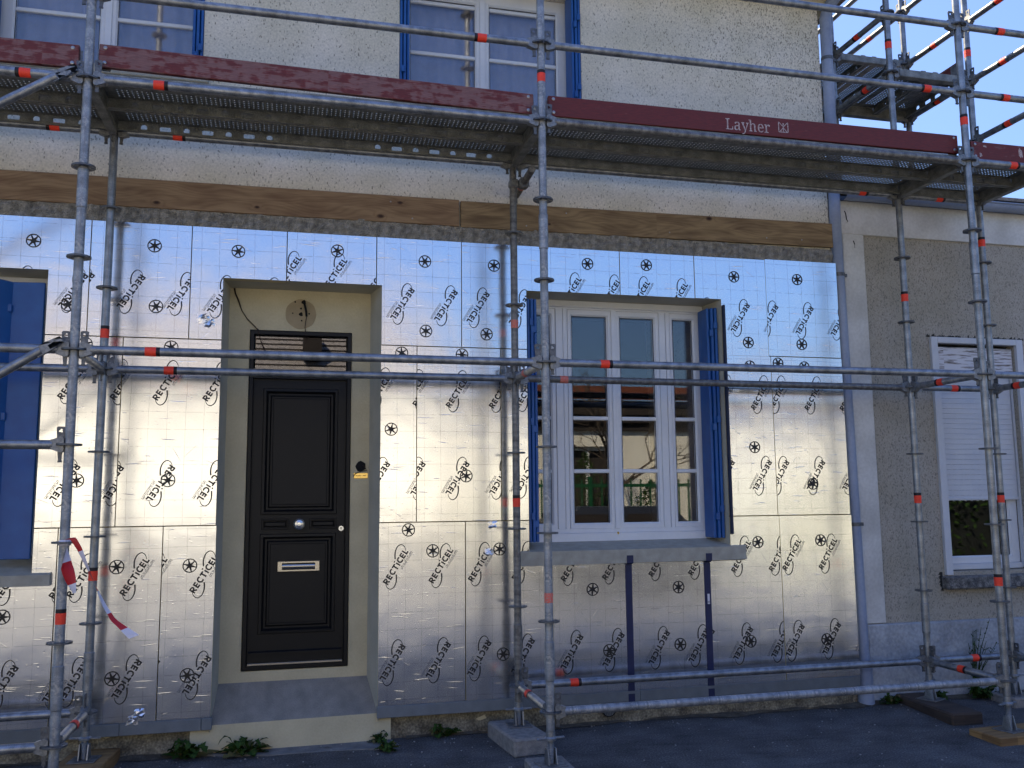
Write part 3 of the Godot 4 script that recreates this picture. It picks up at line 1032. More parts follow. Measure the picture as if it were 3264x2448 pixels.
func build_boards(h: Node3D) -> void:
	make_logo()
	var dm := disc_mesh()
	var yT := [-1.268, -0.53]
	# rectangles of each board, then rows of print: [y, turned, x of one mark]
	var boards := [
		[[[-3.9, -2.711, -0.862, -0.53], [-2.943, -2.711, -1.268, -0.862]], [[-0.987, 1, -2.796]]],
		[[[-2.705, -2.110, -1.268, -0.53]], [[-0.980, 1, -2.460]]],
		[[[-2.104, -1.513, -0.862, -0.53], [-2.104, -1.907, -1.268, -0.862]], [[-0.988, 1, -1.918]]],
		[[[-1.507, -0.923, -0.862, -0.53]], [[-0.802, 0, -1.197]]],
		[[[-0.917, -0.339, -0.862, -0.53], [-0.882, -0.339, -1.268, -0.862]], [[-0.985, 1, -0.743]]],
		[[[-0.333, 0.247, -0.852, -0.53], [-0.333, 0.126, -1.268, -0.852]], [[-0.989, 1, -0.219]]],
		[[[0.253, 0.825, -0.850, -0.53]], [[-0.847, 0, 0.455]]],
		[[[0.831, 1.411, -0.850, -0.53]], [[-0.849, 0, 0.980]]],
		[[[1.417, 1.993, -0.848, -0.53], [1.622, 1.993, -1.268, -0.848]], [[-0.984, 1, 1.475]]],
		[[[1.999, 2.605, -1.262, -0.522]], [[-0.984, 1, 2.013]]],
		[[[-2.943, -2.497, -2.447, -1.275]], [[-1.556, 0, -2.774], [-2.180, 1, -2.787]]],
		[[[-2.491, -1.907, -2.447, -1.275]], [[-1.555, 0, -2.227], [-2.187, 1, -2.240]]],
		[[[-0.884, -0.646, -2.447, -1.275]], [[-1.568, 0, -0.888], [-2.165, 1, -0.900]]],
		[[[-0.640, -0.066, -2.447, -1.275]], [[-1.574, 0, -0.364], [-2.164, 1, -0.366]]],
		[[[-0.060, 0.126, -2.447, -1.275]], [[-1.565, 0, 0.120], [-2.158, 1, 0.104]]],
		[[[1.622, 2.007, -2.440, -1.269]], [[-1.556, 0, 1.613], [-2.154, 1, 1.599]]],
		[[[2.013, 2.610, -2.440, -1.269]], [[-1.554, 0, 2.057], [-2.155, 1, 2.041]]],
		[[[-3.9, -2.813, -3.61, -2.79], [-2.835, -2.813, -2.79, -2.455], [-2.943, -2.835, -2.72, -2.455]], [[-2.755, 0, -3.060], [-3.357, 1, -3.066]]],
		[[[-2.807, -2.218, -3.61, -2.454]], [[-2.752, 0, -2.369], [-3.358, 1, -2.389]]],
		[[[-2.212, -1.902, -3.61, -2.454]], [[-2.750, 0, -1.967], [-3.357, 1, -1.988]]],
		[[[-0.886, -0.317, -3.61, -2.454]], [[-2.737, 0, -0.777], [-3.343, 1, -0.793]]],
		[[[-0.311, 0.06, -3.61, -2.454], [0.06, 0.284, -3.61, -2.757], [0.06, 0.126, -2.66, -2.454]], [[-2.734, 0, -0.215], [-3.345, 1, -0.223]]],
		[[[0.290, 0.835, -3.61, -2.757]], [[-2.752, 0, 0.428], [-3.336, 1, 0.417]]],
		[[[0.842, 1.430, -3.61, -2.757]], [[-2.740, 0, 1.070], [-3.338, 1, 1.052]]],
		[[[1.436, 2.017, -3.61, -2.757], [1.732, 2.017, -2.757, -2.448], [1.622, 1.732, -2.66, -2.448]], [[-2.730, 0, 1.701], [-3.340, 1, 1.690]]],
		[[[2.023, 2.620, -3.61, -2.448]], [[-2.728, 0, 2.110], [-3.339, 1, 2.102]]],
	]
	var discs := [[-3.037, -0.683], [-2.332, -0.674], [-1.818, -0.681], [-1.182, -0.641], [-0.591, -0.682], [-0.105, -0.685], [0.584, -0.635], [1.036, -0.621], [1.734, -0.673], [2.265, -0.667], [-2.82, -1.078], [-2.309, -1.069], [-0.583, -1.166], [-0.161, -1.174], [1.83, -1.168], [2.277, -1.168], [-0.746, -1.322], [-0.334, -1.322], [2.07, -1.318], [1.836, -1.346], [2.29, -1.341], [-2.209, -1.328], [-2.713, -1.322], [-0.813, -1.837], [-0.307, -2.148], [-2.198, -2.167], [-2.723, -2.167], [1.846, -1.946], [2.311, -2.216], [-0.695, -2.50], [-0.533, -2.64], [-0.081, -2.638], [-2.473, -2.692], [-2.051, -2.695], [-3.087, -2.965], [1.839, -2.633], [2.352, -2.63], [0.573, -2.926], [1.21, -2.931], [-2.471, -3.35], [-2.045, -3.354], [-0.061, -3.326], [0.684, -3.339], [1.21, -3.323], [1.751, -3.327], [2.36, -3.342]]
	var r := RandomNumberGenerator.new()
	r.seed = 40
	for bd in boards:
		var rects: Array = bd[0]
		var lo := Vector2(1e9, 1e9)
		var hi := -lo
		for q in rects:
			lo = Vector2(minf(lo.x, q[0]), minf(lo.y, q[2]))
			hi = Vector2(maxf(hi.x, q[1]), maxf(hi.y, q[3]))
		var c := (lo + hi) / 2
		var front := MB.new()
		var body := MB.new()
		var off := Vector2(r.randi_range(0, 9), r.randi_range(0, 9)) * 0.11 + Vector2(r.randf(), r.randf()) * 0.02
		for q in rects:
			var a := V(q[0] - c.x, q[2] - c.y, 0); var e := V(q[1] - c.x, q[3] - c.y, 0)
			front.quad(V(a.x, a.y, 0), V(e.x, a.y, 0), V(e.x, e.y, 0), V(a.x, e.y, 0))
			var zb := ZW - ZF + 0.004
			body.quad(V(e.x, a.y, 0), V(e.x, a.y, zb), V(e.x, e.y, zb), V(e.x, e.y, 0))
			body.quad(V(a.x, a.y, zb), V(a.x, a.y, 0), V(a.x, e.y, 0), V(a.x, e.y, zb))
			body.quad(V(a.x, e.y, 0), V(e.x, e.y, 0), V(e.x, e.y, zb), V(a.x, e.y, zb))
			body.quad(V(a.x, a.y, zb), V(e.x, a.y, zb), V(e.x, a.y, 0), V(a.x, a.y, 0))
		for i in front.t.size():
			front.t[i] = front.t[i] + off
		var am := ArrayMesh.new()
		front.into(am, M.foil)
		body.into(am, M.foam)
		var bs := Basis.from_euler(V(r.randf_range(-0.0035, 0.0035), r.randf_range(-0.005, 0.005), 0))
		var o := part(h, "insulation_board", am, Transform3D(bs, V(c.x, c.y, ZF + r.randf_range(-0.002, 0.002))))
		for row in bd[1]:
			var k0 := floori((lo.x - 0.2 - row[2]) / 0.3)
			for k in range(k0, k0 + 9):
				var px: float = row[2] + 0.2985 * k
				if px < lo.x - 0.18 or px > hi.x + 0.18:
					continue
				var s := -1.0 if row[1] == 1 else 1.0
				var ik := MB.new()
				var ig := MB.new()
				for q in rects:
					if px + 0.19 < q[0] or px - 0.19 > q[1] or row[0] + 0.19 < q[2] or row[0] - 0.19 > q[3]:
						continue
					for t in logo_black:
						clipped(ik, t.map(func(p): return p * s + Vector2(px, row[0])), q, 0.0008, c)
					for t in logo_grey:
						clipped(ig, t.map(func(p): return p * s + Vector2(px, row[0])), q, 0.0007, c)
				var pm := ArrayMesh.new()
				ik.into(pm, M.ink)
				ig.into(pm, M.ink_grey)
				if pm.get_surface_count():
					part(o, "printed_mark", pm)
		for d in discs:
			for q in rects:
				if d[0] > q[0] and d[0] <= q[1] and d[1] > q[2] and d[1] <= q[3]:
					part(o, "fixing_disc", dm, Transform3D(Basis(Vector3.BACK, r.randf() * TAU), V(d[0] - c.x, d[1] - c.y, 0.0009)))
	# torn and crumpled spots of the foil
	var tr := RandomNumberGenerator.new()
	tr.seed = 91
	for q in [[-2.02, -1.135, 0.035], [-1.985, -1.165, 0.03], [-2.31, -3.56, 0.03], [-2.345, -3.595, 0.032], [-0.13, -2.475, 0.03], [-0.15, -2.66, 0.03]]:
		var cb := MB.new()
		var grid := []
		for j in 5:
			for i in 5:
				var e := 1.0 if i in [1, 2, 3] and j in [1, 2, 3] else 0.0
				grid.append(V((i - 2 + tr.randf_range(-0.45, 0.45)) * q[2] * 0.5, (j - 2 + tr.randf_range(-0.45, 0.45)) * q[2] * 0.42, e * tr.randf_range(0.0, 0.013) + 0.0012))
		for j in 4:
			for i in 4:
				if tr.randf() < 0.82:
					cb.tri(grid[j * 5 + i], grid[j * 5 + i + 1], grid[j * 5 + i + 6])
				if tr.randf() < 0.82:
					cb.tri(grid[j * 5 + i], grid[j * 5 + i + 6], grid[j * 5 + i + 5])
		part(h, "torn_foil", cb.mesh(M.torn_foil), Transform3D(Basis(), V(q[0], q[1], ZF + 0.003)))
	# blue tape over the two joints below the window sill
	for t in [[0.838, 0.0], [1.432, 0.012]]:
		var b := MB.new()
		var ys := [-3.70, -3.60, -3.2, -2.9, -2.765, -2.752, -2.70]
		for i in ys.size() - 1:
			var zz := [ZF + 0.006, ZF + 0.003, ZF + 0.003, ZF + 0.003, ZF + 0.004, -0.862, -0.861]
			var x0: float = t[0] - 0.024; var x1: float = t[0] + 0.024
			b.quad(V(x0, ys[i], zz[i]), V(x1, ys[i], zz[i]), V(x1, ys[i + 1], zz[i + 1]), V(x0, ys[i + 1], zz[i + 1]))
		var o := part(h, "joint_tape", b.mesh(M.tape_blue))
		o.set_meta("label", "dark blue strip hung from the sill over a board joint")
		if t[1] > 0:
			var k := MB.new()
			k.quad(V(1.426, -3.055, ZF + 0.0045), V(1.443, -3.055, ZF + 0.0045), V(1.443, -2.985, ZF + 0.0045), V(1.426, -2.985, ZF + 0.0045))
			part(o, "sticker", k.mesh(M.white_sticker))
			var kb := MB.new()
			for i in 5:
				kb.quad(V(1.428 + i * 0.0027, -3.048, ZF + 0.005), V(1.4295 + i * 0.0027, -3.048, ZF + 0.005), V(1.4295 + i * 0.0027, -3.035, ZF + 0.005), V(1.428 + i * 0.0027, -3.035, ZF + 0.005))
			part(o, "barcode", kb.mesh(M.ink))

func build_door(h: Node3D) -> void:
	var zb := -1.18
	var xl := -1.905; var xr := -0.882; var xl2 := -1.881; var xr2 := -0.934
	var top := -0.862
	var zf := ZF - 0.002
	var b := MB.new()
	b.quad(V(xl, -3.70, zf), V(xl2, -3.70, zb), V(xl2, top, zb), V(xl, top, zf))
	b.quad(V(xr2, -3.70, zb), V(xr, -3.70, zf), V(xr, top, zf), V(xr2, top, zb))
	b.quad(V(xl2, top, zb), V(xr2, top, zb), V(xr, top, zf), V(xl, top, zf))
	# outer returns that the boards butt against
	b.quad(V(xl - 0.02, -3.70, ZW - 0.01), V(xl, -3.70, zf), V(xl, top, zf), V(xl - 0.02, top, ZW - 0.01))
	b.quad(V(xr, -3.70, zf), V(xr + 0.02, -3.70, ZW - 0.01), V(xr + 0.02, top, ZW - 0.01), V(xr, top, zf))
	part(h, "door_reveal", b.mesh(M.reveal_grey))
	part(h, "door_surround", wall_mesh(M.smooth_render, xl2 - 0.06, xr2 + 0.06, -3.70, top + 0.03, zb, zb - 0.11, [[-1.745, -1.060, -3.40, -1.145]]))
	# worn round patch where a lamp hung, with cable ends
	var st := MB.new()
	var pts := []
	for k in 32:
		pts.append(Vector2.from_angle(TAU * k / 32) * (0.104 + 0.002 * sin(k * 5.0)))
	st.prism(pts, 0, 0.003)
	var lp := part(h, "lamp_patch", st.mesh(M.stain), Transform3D(Basis(), V(-1.41, -1.027, zb)))
	for q in [[0, 0, 0.014], [0.018, 0.085, 0.016], [0.0, 0.04, 0.007], [0.006, -0.045, 0.006], [-0.04, 0.085, 0.006], [0.055, 0.005, 0.006], [-0.055, 0.005, 0.005]]:
		var hb := MB.new()
		var hp := []
		for k in 9:
			hp.append(Vector2(q[0], q[1]) + Vector2.from_angle(TAU * k / 9) * q[2] * (0.8 + 0.4 * fmod(k * 0.37, 1.0)))
		hb.prism(hp, 0.003, 0.0045)
		part(lp, "screw_hole", hb.mesh(M.dark))
	var cb := MB.new()
	cb.path_tube([V(0.018, 0.085, 0.004), V(0.024, 0.06, 0.03), V(0.034, 0.02, 0.032), V(0.038, -0.02, 0.03)], [0.007, 0.008, 0.008, 0.007], 8)
	part(lp, "cable_end", cb.mesh(M.dark))
	var c1 := MB.new()
	c1.path_tube([V(0.038, -0.02, 0.03), V(0.032, -0.06, 0.02), V(0.029, -0.09, 0.01), V(0.035, -0.14, 0.008), V(0.05, -0.17, 0.004)], 0.0028, 6)
	part(lp, "wire", c1.mesh(M.wire))
	var c2 := MB.new()
	c2.path_tube([V(-1.853, -0.866, zb + 0.006), V(-1.846, -0.90, zb + 0.008), V(-1.824, -0.95, zb + 0.006), V(-1.80, -1.02, zb + 0.005), V(-1.763, -1.075, zb + 0.005), V(-1.69, -1.149, zb + 0.008), V(-1.672, -1.22, zb + 0.012), V(-1.645, -1.28, zb + 0.012), V(-1.61, -1.33, zb + 0.012)], [0.007, 0.006, 0.006, 0.0035, 0.0035, 0.0045, 0.003, 0.003, 0.002], 6)
	part(h, "loose_wire", c2.mesh(M.wire))
	# door frame
	var d := part(h, "front_door", door_frame(zb))
	d.set_meta("label", "black panelled front door with letter plate")
	pane(d, -1.706, -1.098, -1.420, -1.186, zb - 0.022)
	# leaf: stiles and rails round the panels
	var zl := zb - 0.022
	var p1 := [-1.646, -1.147, -2.396, -1.543]
	var p2 := [-1.646, -1.150, -3.172, -2.521]
	var sl := [-1.639, -1.459, -2.494, -2.422]
	var sr := [-1.326, -1.144, -2.494, -2.422]
	var leaf := part(d, "leaf", wall_mesh(M.door, -1.712, -1.092, -3.352, -1.479, zl, zl - 0.04, [p1, p2, sl, sr]))
	for q in [[p1, 0.052], [p2, 0.05]]:
		var mb := MB.new()
		var a: Array = q[0]
		mb.loops(a[0], a[1], a[2], a[3], [[0.0, zl], [0.004, zl + 0.010], [0.020, zl + 0.011], [0.030, zl - 0.004], [0.034, zl - 0.014], [0.046, zl - 0.014], [0.056, zl - 0.004], [0.066, zl - 0.004], [0.068, zl - 0.006], [0.070, zl - 0.004]])
		part(d, "panel", mb.mesh(M.door))
	for a in [sl, sr]:
		var mb := MB.new()
		mb.loops(a[0], a[1], a[2], a[3], [[0.0, zl], [0.003, zl + 0.006], [0.010, zl + 0.006], [0.014, zl - 0.010], [0.018, zl - 0.010], [0.026, zl - 0.002]])
		part(d, "panel", mb.mesh(M.door))
	var wb := MB.new()
	wb.prism([Vector2(0, 0), Vector2(0.012, 0.0), Vector2(0.012, 0.012), Vector2(0.0, 0.022)], -0.30, 0.30)
	part(d, "weather_bar", wb.mesh(M.door), Transform3D(Basis(Vector3.UP, -PI / 2), V(-1.402, -3.30, zl)))
	part(d, "threshold_strip", boxm(M.steel, V(-1.708, -3.372, zl + 0.0), V(-1.096, -3.354, zl + 0.018), 0.003))
	var kn := MB.new()
	kn.lathe(Vector3.ZERO, [Vector2(0.030, 0), Vector2(0.030, 0.006), Vector2(0.016, 0.010), Vector2(0.013, 0.03), Vector2(0.024, 0.038), Vector2(0.031, 0.05), Vector2(0.030, 0.062), Vector2(0.022, 0.070), Vector2(0.010, 0.073), Vector2(0, 0.0735)], 24)
	part(d, "door_knob", kn.mesh(M.chrome), Transform3D(Basis(Vector3.RIGHT, PI / 2), V(-1.394, -2.458, zl)).scaled_local(V(1.22, 1.0, 1.22)))
	var lk := MB.new()
	lk.lathe(Vector3.ZERO, [Vector2(0.019, 0), Vector2(0.019, 0.008), Vector2(0.017, 0.011), Vector2(0.009, 0.011), Vector2(0.009, 0.004), Vector2(0, 0.004)], 20)
	var lo := part(d, "lock", lk.mesh(M.chrome), Transform3D(Basis(Vector3.RIGHT, PI / 2), V(-1.116, -2.492, zl)))
	part(lo, "keyhole", boxm(M.dark, V(-0.003, 0.004, -0.010), V(0.003, 0.0055, 0.006)))
	# letter plate
	var zp := zl - 0.004
	var lp2 := MB.new()
	lp2.loops(-1.530, -1.254, -2.772, -2.703, [[0.0, zp], [0.0, zp + 0.008], [0.003, zp + 0.011], [0.012, zp + 0.011], [0.013, zp + 0.002]], false)
	lp2.box(V(-1.519, -2.760, zp + 0.006), V(-1.500, -2.715, zp + 0.0112))
	lp2.box(V(-1.284, -2.760, zp + 0.006), V(-1.265, -2.715, zp + 0.0112))
	var pl := part(d, "letter_plate", lp2.mesh(M.steel))
	var fl := MB.new()
	for i in 8:
		var a0 := PI * i / 8; var a1 := PI * (i + 1) / 8
		var y0 := -2.738 + 0.020 * cos(a0); var y1 := -2.738 + 0.020 * cos(a1)
		var z0 := zp + 0.001 + 0.010 * sin(a0); var z1 := zp + 0.001 + 0.010 * sin(a1)
		fl.quadn(V(-1.499, y1, z1), V(-1.285, y1, z1), V(-1.285, y0, z0), V(-1.499, y0, z0), V(0, cos(a1), sin(a1)), V(0, cos(a1), sin(a1)), V(0, cos(a0), sin(a0)), V(0, cos(a0), sin(a0)))
	part(pl, "flap", fl.mesh(M.steel))
	# doorbell hole and name plate
	var bh := MB.new()
	var bp := []
	for k in 12:
		bp.append(Vector2.from_angle(TAU * k / 12) * 0.036 * (0.9 + 0.2 * fmod(k * 0.61, 1.0)))
	bh.prism(bp, 0, 0.004)
	var bell := part(h, "bell_hole", bh.mesh(M.dark), Transform3D(Basis(), V(-0.990, -2.073, zb)))
	var bw := MB.new()
	bw.path_tube([V(0.01, 0.01, 0.004), V(0.03, -0.015, 0.025), V(0.042, -0.03, 0.028), V(0.0, -0.036, 0.02), V(-0.035, -0.05, 0.012), V(-0.048, -0.068, 0.008)], 0.003, 6)
	part(bell, "wire", bw.mesh(M.wire))
	var np := MB.new()
	np.cbox(V(-1.037, -2.156, zb), V(-0.941, -2.118, zb + 0.004), 0.0015)
	var npo := part(h, "name_plate", np.mesh(M.brass))
	var nt := MB.new()
	for i in 9:
		var xx := -1.024 + i * 0.0082
		if i == 5:
			continue
		nt.quad(V(xx, -2.140, zb + 0.0045), V(xx + 0.0052, -2.140, zb + 0.0045), V(xx + 0.0052, -2.1345, zb + 0.0045), V(xx, -2.1345, zb + 0.0045))
	part(npo, "engraving", nt.mesh(M.wire))
	# doorstep: sloping top, cream front
	var s := MB.new()
	var zs := -0.925
	s.quad(V(-2.02, -3.665, zs), V(-0.80, -3.655, zs), V(-0.872, -3.46, zb - 0.01), V(-1.94, -3.46, zb - 0.01))
	part(h, "doorstep", s.mesh(M.step))
	var s2 := MB.new()
	s2.quad(V(-2.02, -3.86, zs + 0.01), V(-0.80, -3.86, zs + 0.01), V(-0.80, -3.655, zs), V(-2.02, -3.665, zs))
	s2.quad(V(-0.80, -3.86, zs + 0.01), V(-0.80, -3.86, ZW - 0.02), V(-0.80, -3.655, ZW - 0.02), V(-0.80, -3.655, zs))
	s2.quad(V(-2.02, -3.86, ZW - 0.02), V(-2.02, -3.86, zs + 0.01), V(-2.02, -3.665, zs), V(-2.02, -3.665, ZW - 0.02))
	part(h, "doorstep_front", s2.mesh(M.smooth_render))

func door_frame(zb: float) -> ArrayMesh:
	var b := MB.new()
	b.loops(-1.742, -1.062, -3.395, -1.148, [[0.0, zb - 0.01], [0.0, zb + 0.006], [0.004, zb + 0.010], [0.026, zb + 0.010], [0.029, zb + 0.006], [0.030, zb - 0.035]], false)
	b.box(V(-1.712, -1.477, zb - 0.05), V(-1.092, -1.418, zb + 0.004))
	b.box(V(-1.712, -3.366, zb - 0.06), V(-1.092, -3.353, zb - 0.03))
	return b.mesh(M.door)

func sash(parent: Node3D, x0: float, x1: float, y0: float, y1: float, z: float, gx0: float, gx1: float, gy0: float, gy1: float, bars: Array) -> void:
	var b := MB.new()
	# frame with a stepped profile round the glass
	var o := [V(x0, y0, z), V(x1, y0, z), V(x1, y1, z), V(x0, y1, z)]
	var m := [V(gx0 - 0.012, gy0 - 0.012, z), V(gx1 + 0.012, gy0 - 0.012, z), V(gx1 + 0.012, gy1 + 0.012, z), V(gx0 - 0.012, gy1 + 0.012, z)]
	var g := [V(gx0, gy0, z - 0.014), V(gx1, gy0, z - 0.014), V(gx1, gy1, z - 0.014), V(gx0, gy1, z - 0.014)]
	for k in 4:
		var j := (k + 1) % 4
		b.quad(o[k] - V(0, 0, 0.05), o[j] - V(0, 0, 0.05), o[j], o[k])
		b.quad(o[k], o[j], m[j], m[k])
		b.quad(m[k], m[j], g[j], g[k])
		b.quad(g[k], g[j], g[j] - V(0, 0, 0.03), g[k] - V(0, 0, 0.03))
	var s := part(parent, "sash", b.mesh(M.pvc))
	var gk := MB.new()
	gk.loops(gx0, gx1, gy0, gy1, [[0.0, z - 0.0145], [0.004, z - 0.0145], [0.004, z - 0.018]], false)
	part(s, "gasket", gk.mesh(M.gasket))
	var ys := [gy0]
	for q in bars:
		part(s, "glazing_bar", boxm(M.pvc, V(gx0, q - 0.014, z - 0.030), V(gx1, q + 0.014, z - 0.006), 0.005))
		ys.append(q)
	ys.append(gy1)
	for i in ys.size() - 1:
		pane(s, gx0, gx1, ys[i], ys[i + 1], z - 0.017)

func build_ground_window(h: Node3D) -> void:
	var z := -1.145
	var w := part(h, "window", ground_frame(z))
	w.set_meta("label", "white four-light window with glazing bars")
	var bars := [-2.111, -1.725]
	sash(w, 0.165, 0.405, -2.522, -0.922, z, 0.212, 0.368, -2.483, -0.967, bars)
	sash(w, 0.502, 0.855, -2.522, -0.922, z, 0.536, 0.806, -2.483, -0.967, bars)
	sash(w, 0.858, 1.219, -2.522, -0.922, z, 0.914, 1.184, -2.483, -0.967, bars)
	sash(w, 1.313, 1.548, -2.522, -0.922, z, 1.341, 1.500, -2.483, -0.967, bars)
	# mullion strips
	for q in [[0.408, 0.463, 0.006], [0.466, 0.499, 0.002], [0.838, 0.875, 0.014], [1.221, 1.274, 0.006], [1.278, 1.311, 0.002]]:
		part(w, "mullion", boxm(M.pvc, V(q[0], -2.528, z - 0.05), V(q[1], -0.918, z + q[2]), 0.003))
	part(w, "latch", boxm(M.brass, V(0.846, -2.566, z + 0.01), V(0.858, -2.548, z + 0.03), 0.003))
	# reveal and sill
	var zf := ZF - 0.002
	var b := MB.new()
	var x0 := 0.128; var x1 := 1.620; var t := -0.852
	b.quad(V(x0, -2.70, zf), V(x0 + 0.01, -2.70, -1.19), V(x0 + 0.01, t, -1.19), V(x0, t, zf))
	b.quad(V(x1 - 0.03, -2.70, -1.19), V(x1, -2.70, zf), V(x1, t, zf), V(x1 - 0.03, t, -1.19))
	b.quad(V(x0 + 0.01, t, -1.19), V(x1 - 0.03, t, -1.19), V(x1, t, zf), V(x0, t, zf))
	b.quad(V(x0, t - 0.0, zf), V(x1, t, zf), V(x1, t + 0.02, ZW - 0.01), V(x0, t + 0.02, ZW - 0.01))
	part(h, "window_reveal", b.mesh(M.reveal_grey))
	var s := MB.new()
	s.quad(V(0.062, -2.662, -0.868), V(1.728, -2.656, -0.868), V(1.728, -2.60, -1.16), V(0.062, -2.606, -1.16))
	s.quad(V(0.062, -2.756, -0.866), V(1.728, -2.750, -0.866), V(1.728, -2.656, -0.868), V(0.062, -2.662, -0.868))
	s.quad(V(0.062, -2.756, -1.0), V(1.728, -2.750, -1.0), V(1.728, -2.750, -0.866), V(0.062, -2.756, -0.866))
	s.quad(V(1.728, -2.750, -0.866), V(1.728, -2.750, -1.0), V(1.728, -2.61, -1.0), V(1.728, -2.656, -0.868))
	s.quad(V(0.062, -2.756, -1.0), V(0.062, -2.756, -0.866), V(0.062, -2.662, -0.868), V(0.062, -2.616, -1.0))
	part(h, "window_sill", s.mesh(M.sill))
	# folding shutters, leaves packed against the jambs
	var y0 := -2.600; var y1 := -0.905
	for q in [[0.134, -1.09, -0.915], [0.158, -1.10, -0.905], [0.184, -1.10, -0.915]]:
		shutter_leaf(h, V(q[0], y0, q[1]), V(q[0] + 0.020, y1, q[2]), M.blue)
	for q in [[1.536, -1.125, -0.975, 0], [1.562, -1.11, -0.955, 0], [1.588, -1.10, -0.945, 0]]:
		shutter_leaf(h, V(q[0], y0, q[1]), V(q[0] + 0.020, y1, q[2]), M.blue)
	var dk := shutter_leaf(h, V(1.624, -2.572, -1.0), V(1.642, -0.894, -0.874), M.blue_shaded)
	dk.set_meta("label", "shutter leaf coloured as in shade, standing out from the wall")
	for yy in [-1.05, -1.75, -2.40]:
		part(h, "shutter_hinge", boxm(M.blue, V(0.150, yy - 0.05, -0.914), V(0.172, yy + 0.0, -0.900), 0.003))
		part(h, "shutter_hinge", boxm(M.blue, V(0.172, yy - 0.10, -0.918), V(0.202, yy - 0.052, -0.906), 0.003))
		part(h, "shutter_hinge", boxm(M.blue, V(1.548, yy - 0.07, -0.974), V(1.578, yy - 0.02, -0.948), 0.003))
		part(h, "shutter_hinge", boxm(M.blue, V(1.576, yy - 0.015, -0.952), V(1.606, yy + 0.035, -0.936), 0.003))

func ground_frame(z: float) -> ArrayMesh:
	var b := MB.new()
	b.cbox(V(0.138, -0.920, z - 0.07), V(1.592, -0.852, z - 0.004), 0.004)
	b.cbox(V(0.138, -0.905, z - 0.004), V(1.592, -0.893, z + 0.014), 0.003)
	b.box(V(0.138, -2.552, z - 0.07), V(1.592, -2.523, z + 0.006))
	b.cbox(V(0.138, -2.620, z - 0.07), V(1.592, -2.553, z + 0.022), 0.004)
	b.box(V(0.138, -2.523, z - 0.07), V(0.164, -0.921, z + 0.004))
	b.box(V(1.549, -2.523, z - 0.07), V(1.592, -0.921, z + 0.004))
	return b.mesh(M.pvc)

func build_left_window(h: Node3D) -> void:
	var z := -1.145
	var f := MB.new()
	f.cbox(V(-4.40, -0.930, z - 0.07), V(-2.96, -0.862, z), 0.004)
	f.cbox(V(-4.40, -2.63, z - 0.07), V(-2.96, -2.55, z), 0.004)
	f.box(V(-2.978, -2.56, z - 0.068), V(-2.962, -0.92, z - 0.002))
	f.box(V(-4.398, -2.56, z - 0.068), V(-4.362, -0.92, z - 0.002))
	var w := part(h, "window", f.mesh(M.pvc))
	sash(w, -3.62, -2.98, -2.55, -0.932, z - 0.005, -3.57, -3.03, -2.50, -0.98, [-2.111, -1.725])
	sash(w, -4.36, -3.64, -2.55, -0.932, z - 0.005, -4.30, -3.70, -2.50, -0.98, [-2.111, -1.725])
	var b := MB.new()
	b.quad(V(-2.965, -2.72, -1.19), V(-2.945, -2.72, ZF - 0.002), V(-2.945, -0.862, ZF - 0.002), V(-2.965, -0.862, -1.19))
	b.quad(V(-4.4, -0.862, -1.19), V(-2.965, -0.862, -1.19), V(-2.945, -0.862, ZF - 0.002), V(-4.4, -0.862, ZF - 0.002))
	part(h, "window_reveal", b.mesh(M.reveal_grey))
	var s := MB.new()
	s.quad(V(-4.5, -2.725, -0.868), V(-2.836, -2.725, -0.868), V(-2.836, -2.63, -1.16), V(-4.5, -2.63, -1.16))
	s.quad(V(-4.5, -2.79, -0.866), V(-2.836, -2.79, -0.866), V(-2.836, -2.725, -0.868), V(-4.5, -2.725, -0.868))
	s.quad(V(-2.836, -2.79, -0.866), V(-2.836, -2.79, -1.0), V(-2.836, -2.66, -1.0), V(-2.836, -2.725, -0.868))
	s.quad(V(-4.5, -2.79, -1.0), V(-2.836, -2.79, -1.0), V(-2.836, -2.79, -0.866), V(-4.5, -2.79, -0.866))
	part(h, "window_sill", s.mesh(M.sill))
	var lf := MB.new()
	lf.cbox(V(-0.2, -0.85, -0.011), V(0, 0.85, 0.011), 0.004)
	for q in [[V(-2.968, -1.785, -0.955), -0.10], [V(-3.160, -1.785, -0.972), 0.9], [V(-3.185, -1.785, -0.985), 1.05]]:
		part(h, "shutter_leaf", lf.mesh(M.blue), Transform3D(Basis(Vector3.UP, q[1]), q[0]))
	for yy in [-1.08, -1.75, -2.42]:
		part(h, "shutter_hinge", boxm(M.blue, V(-3.185, yy - 0.05, -0.965), V(-3.150, yy + 0.0, -0.940), 0.004))

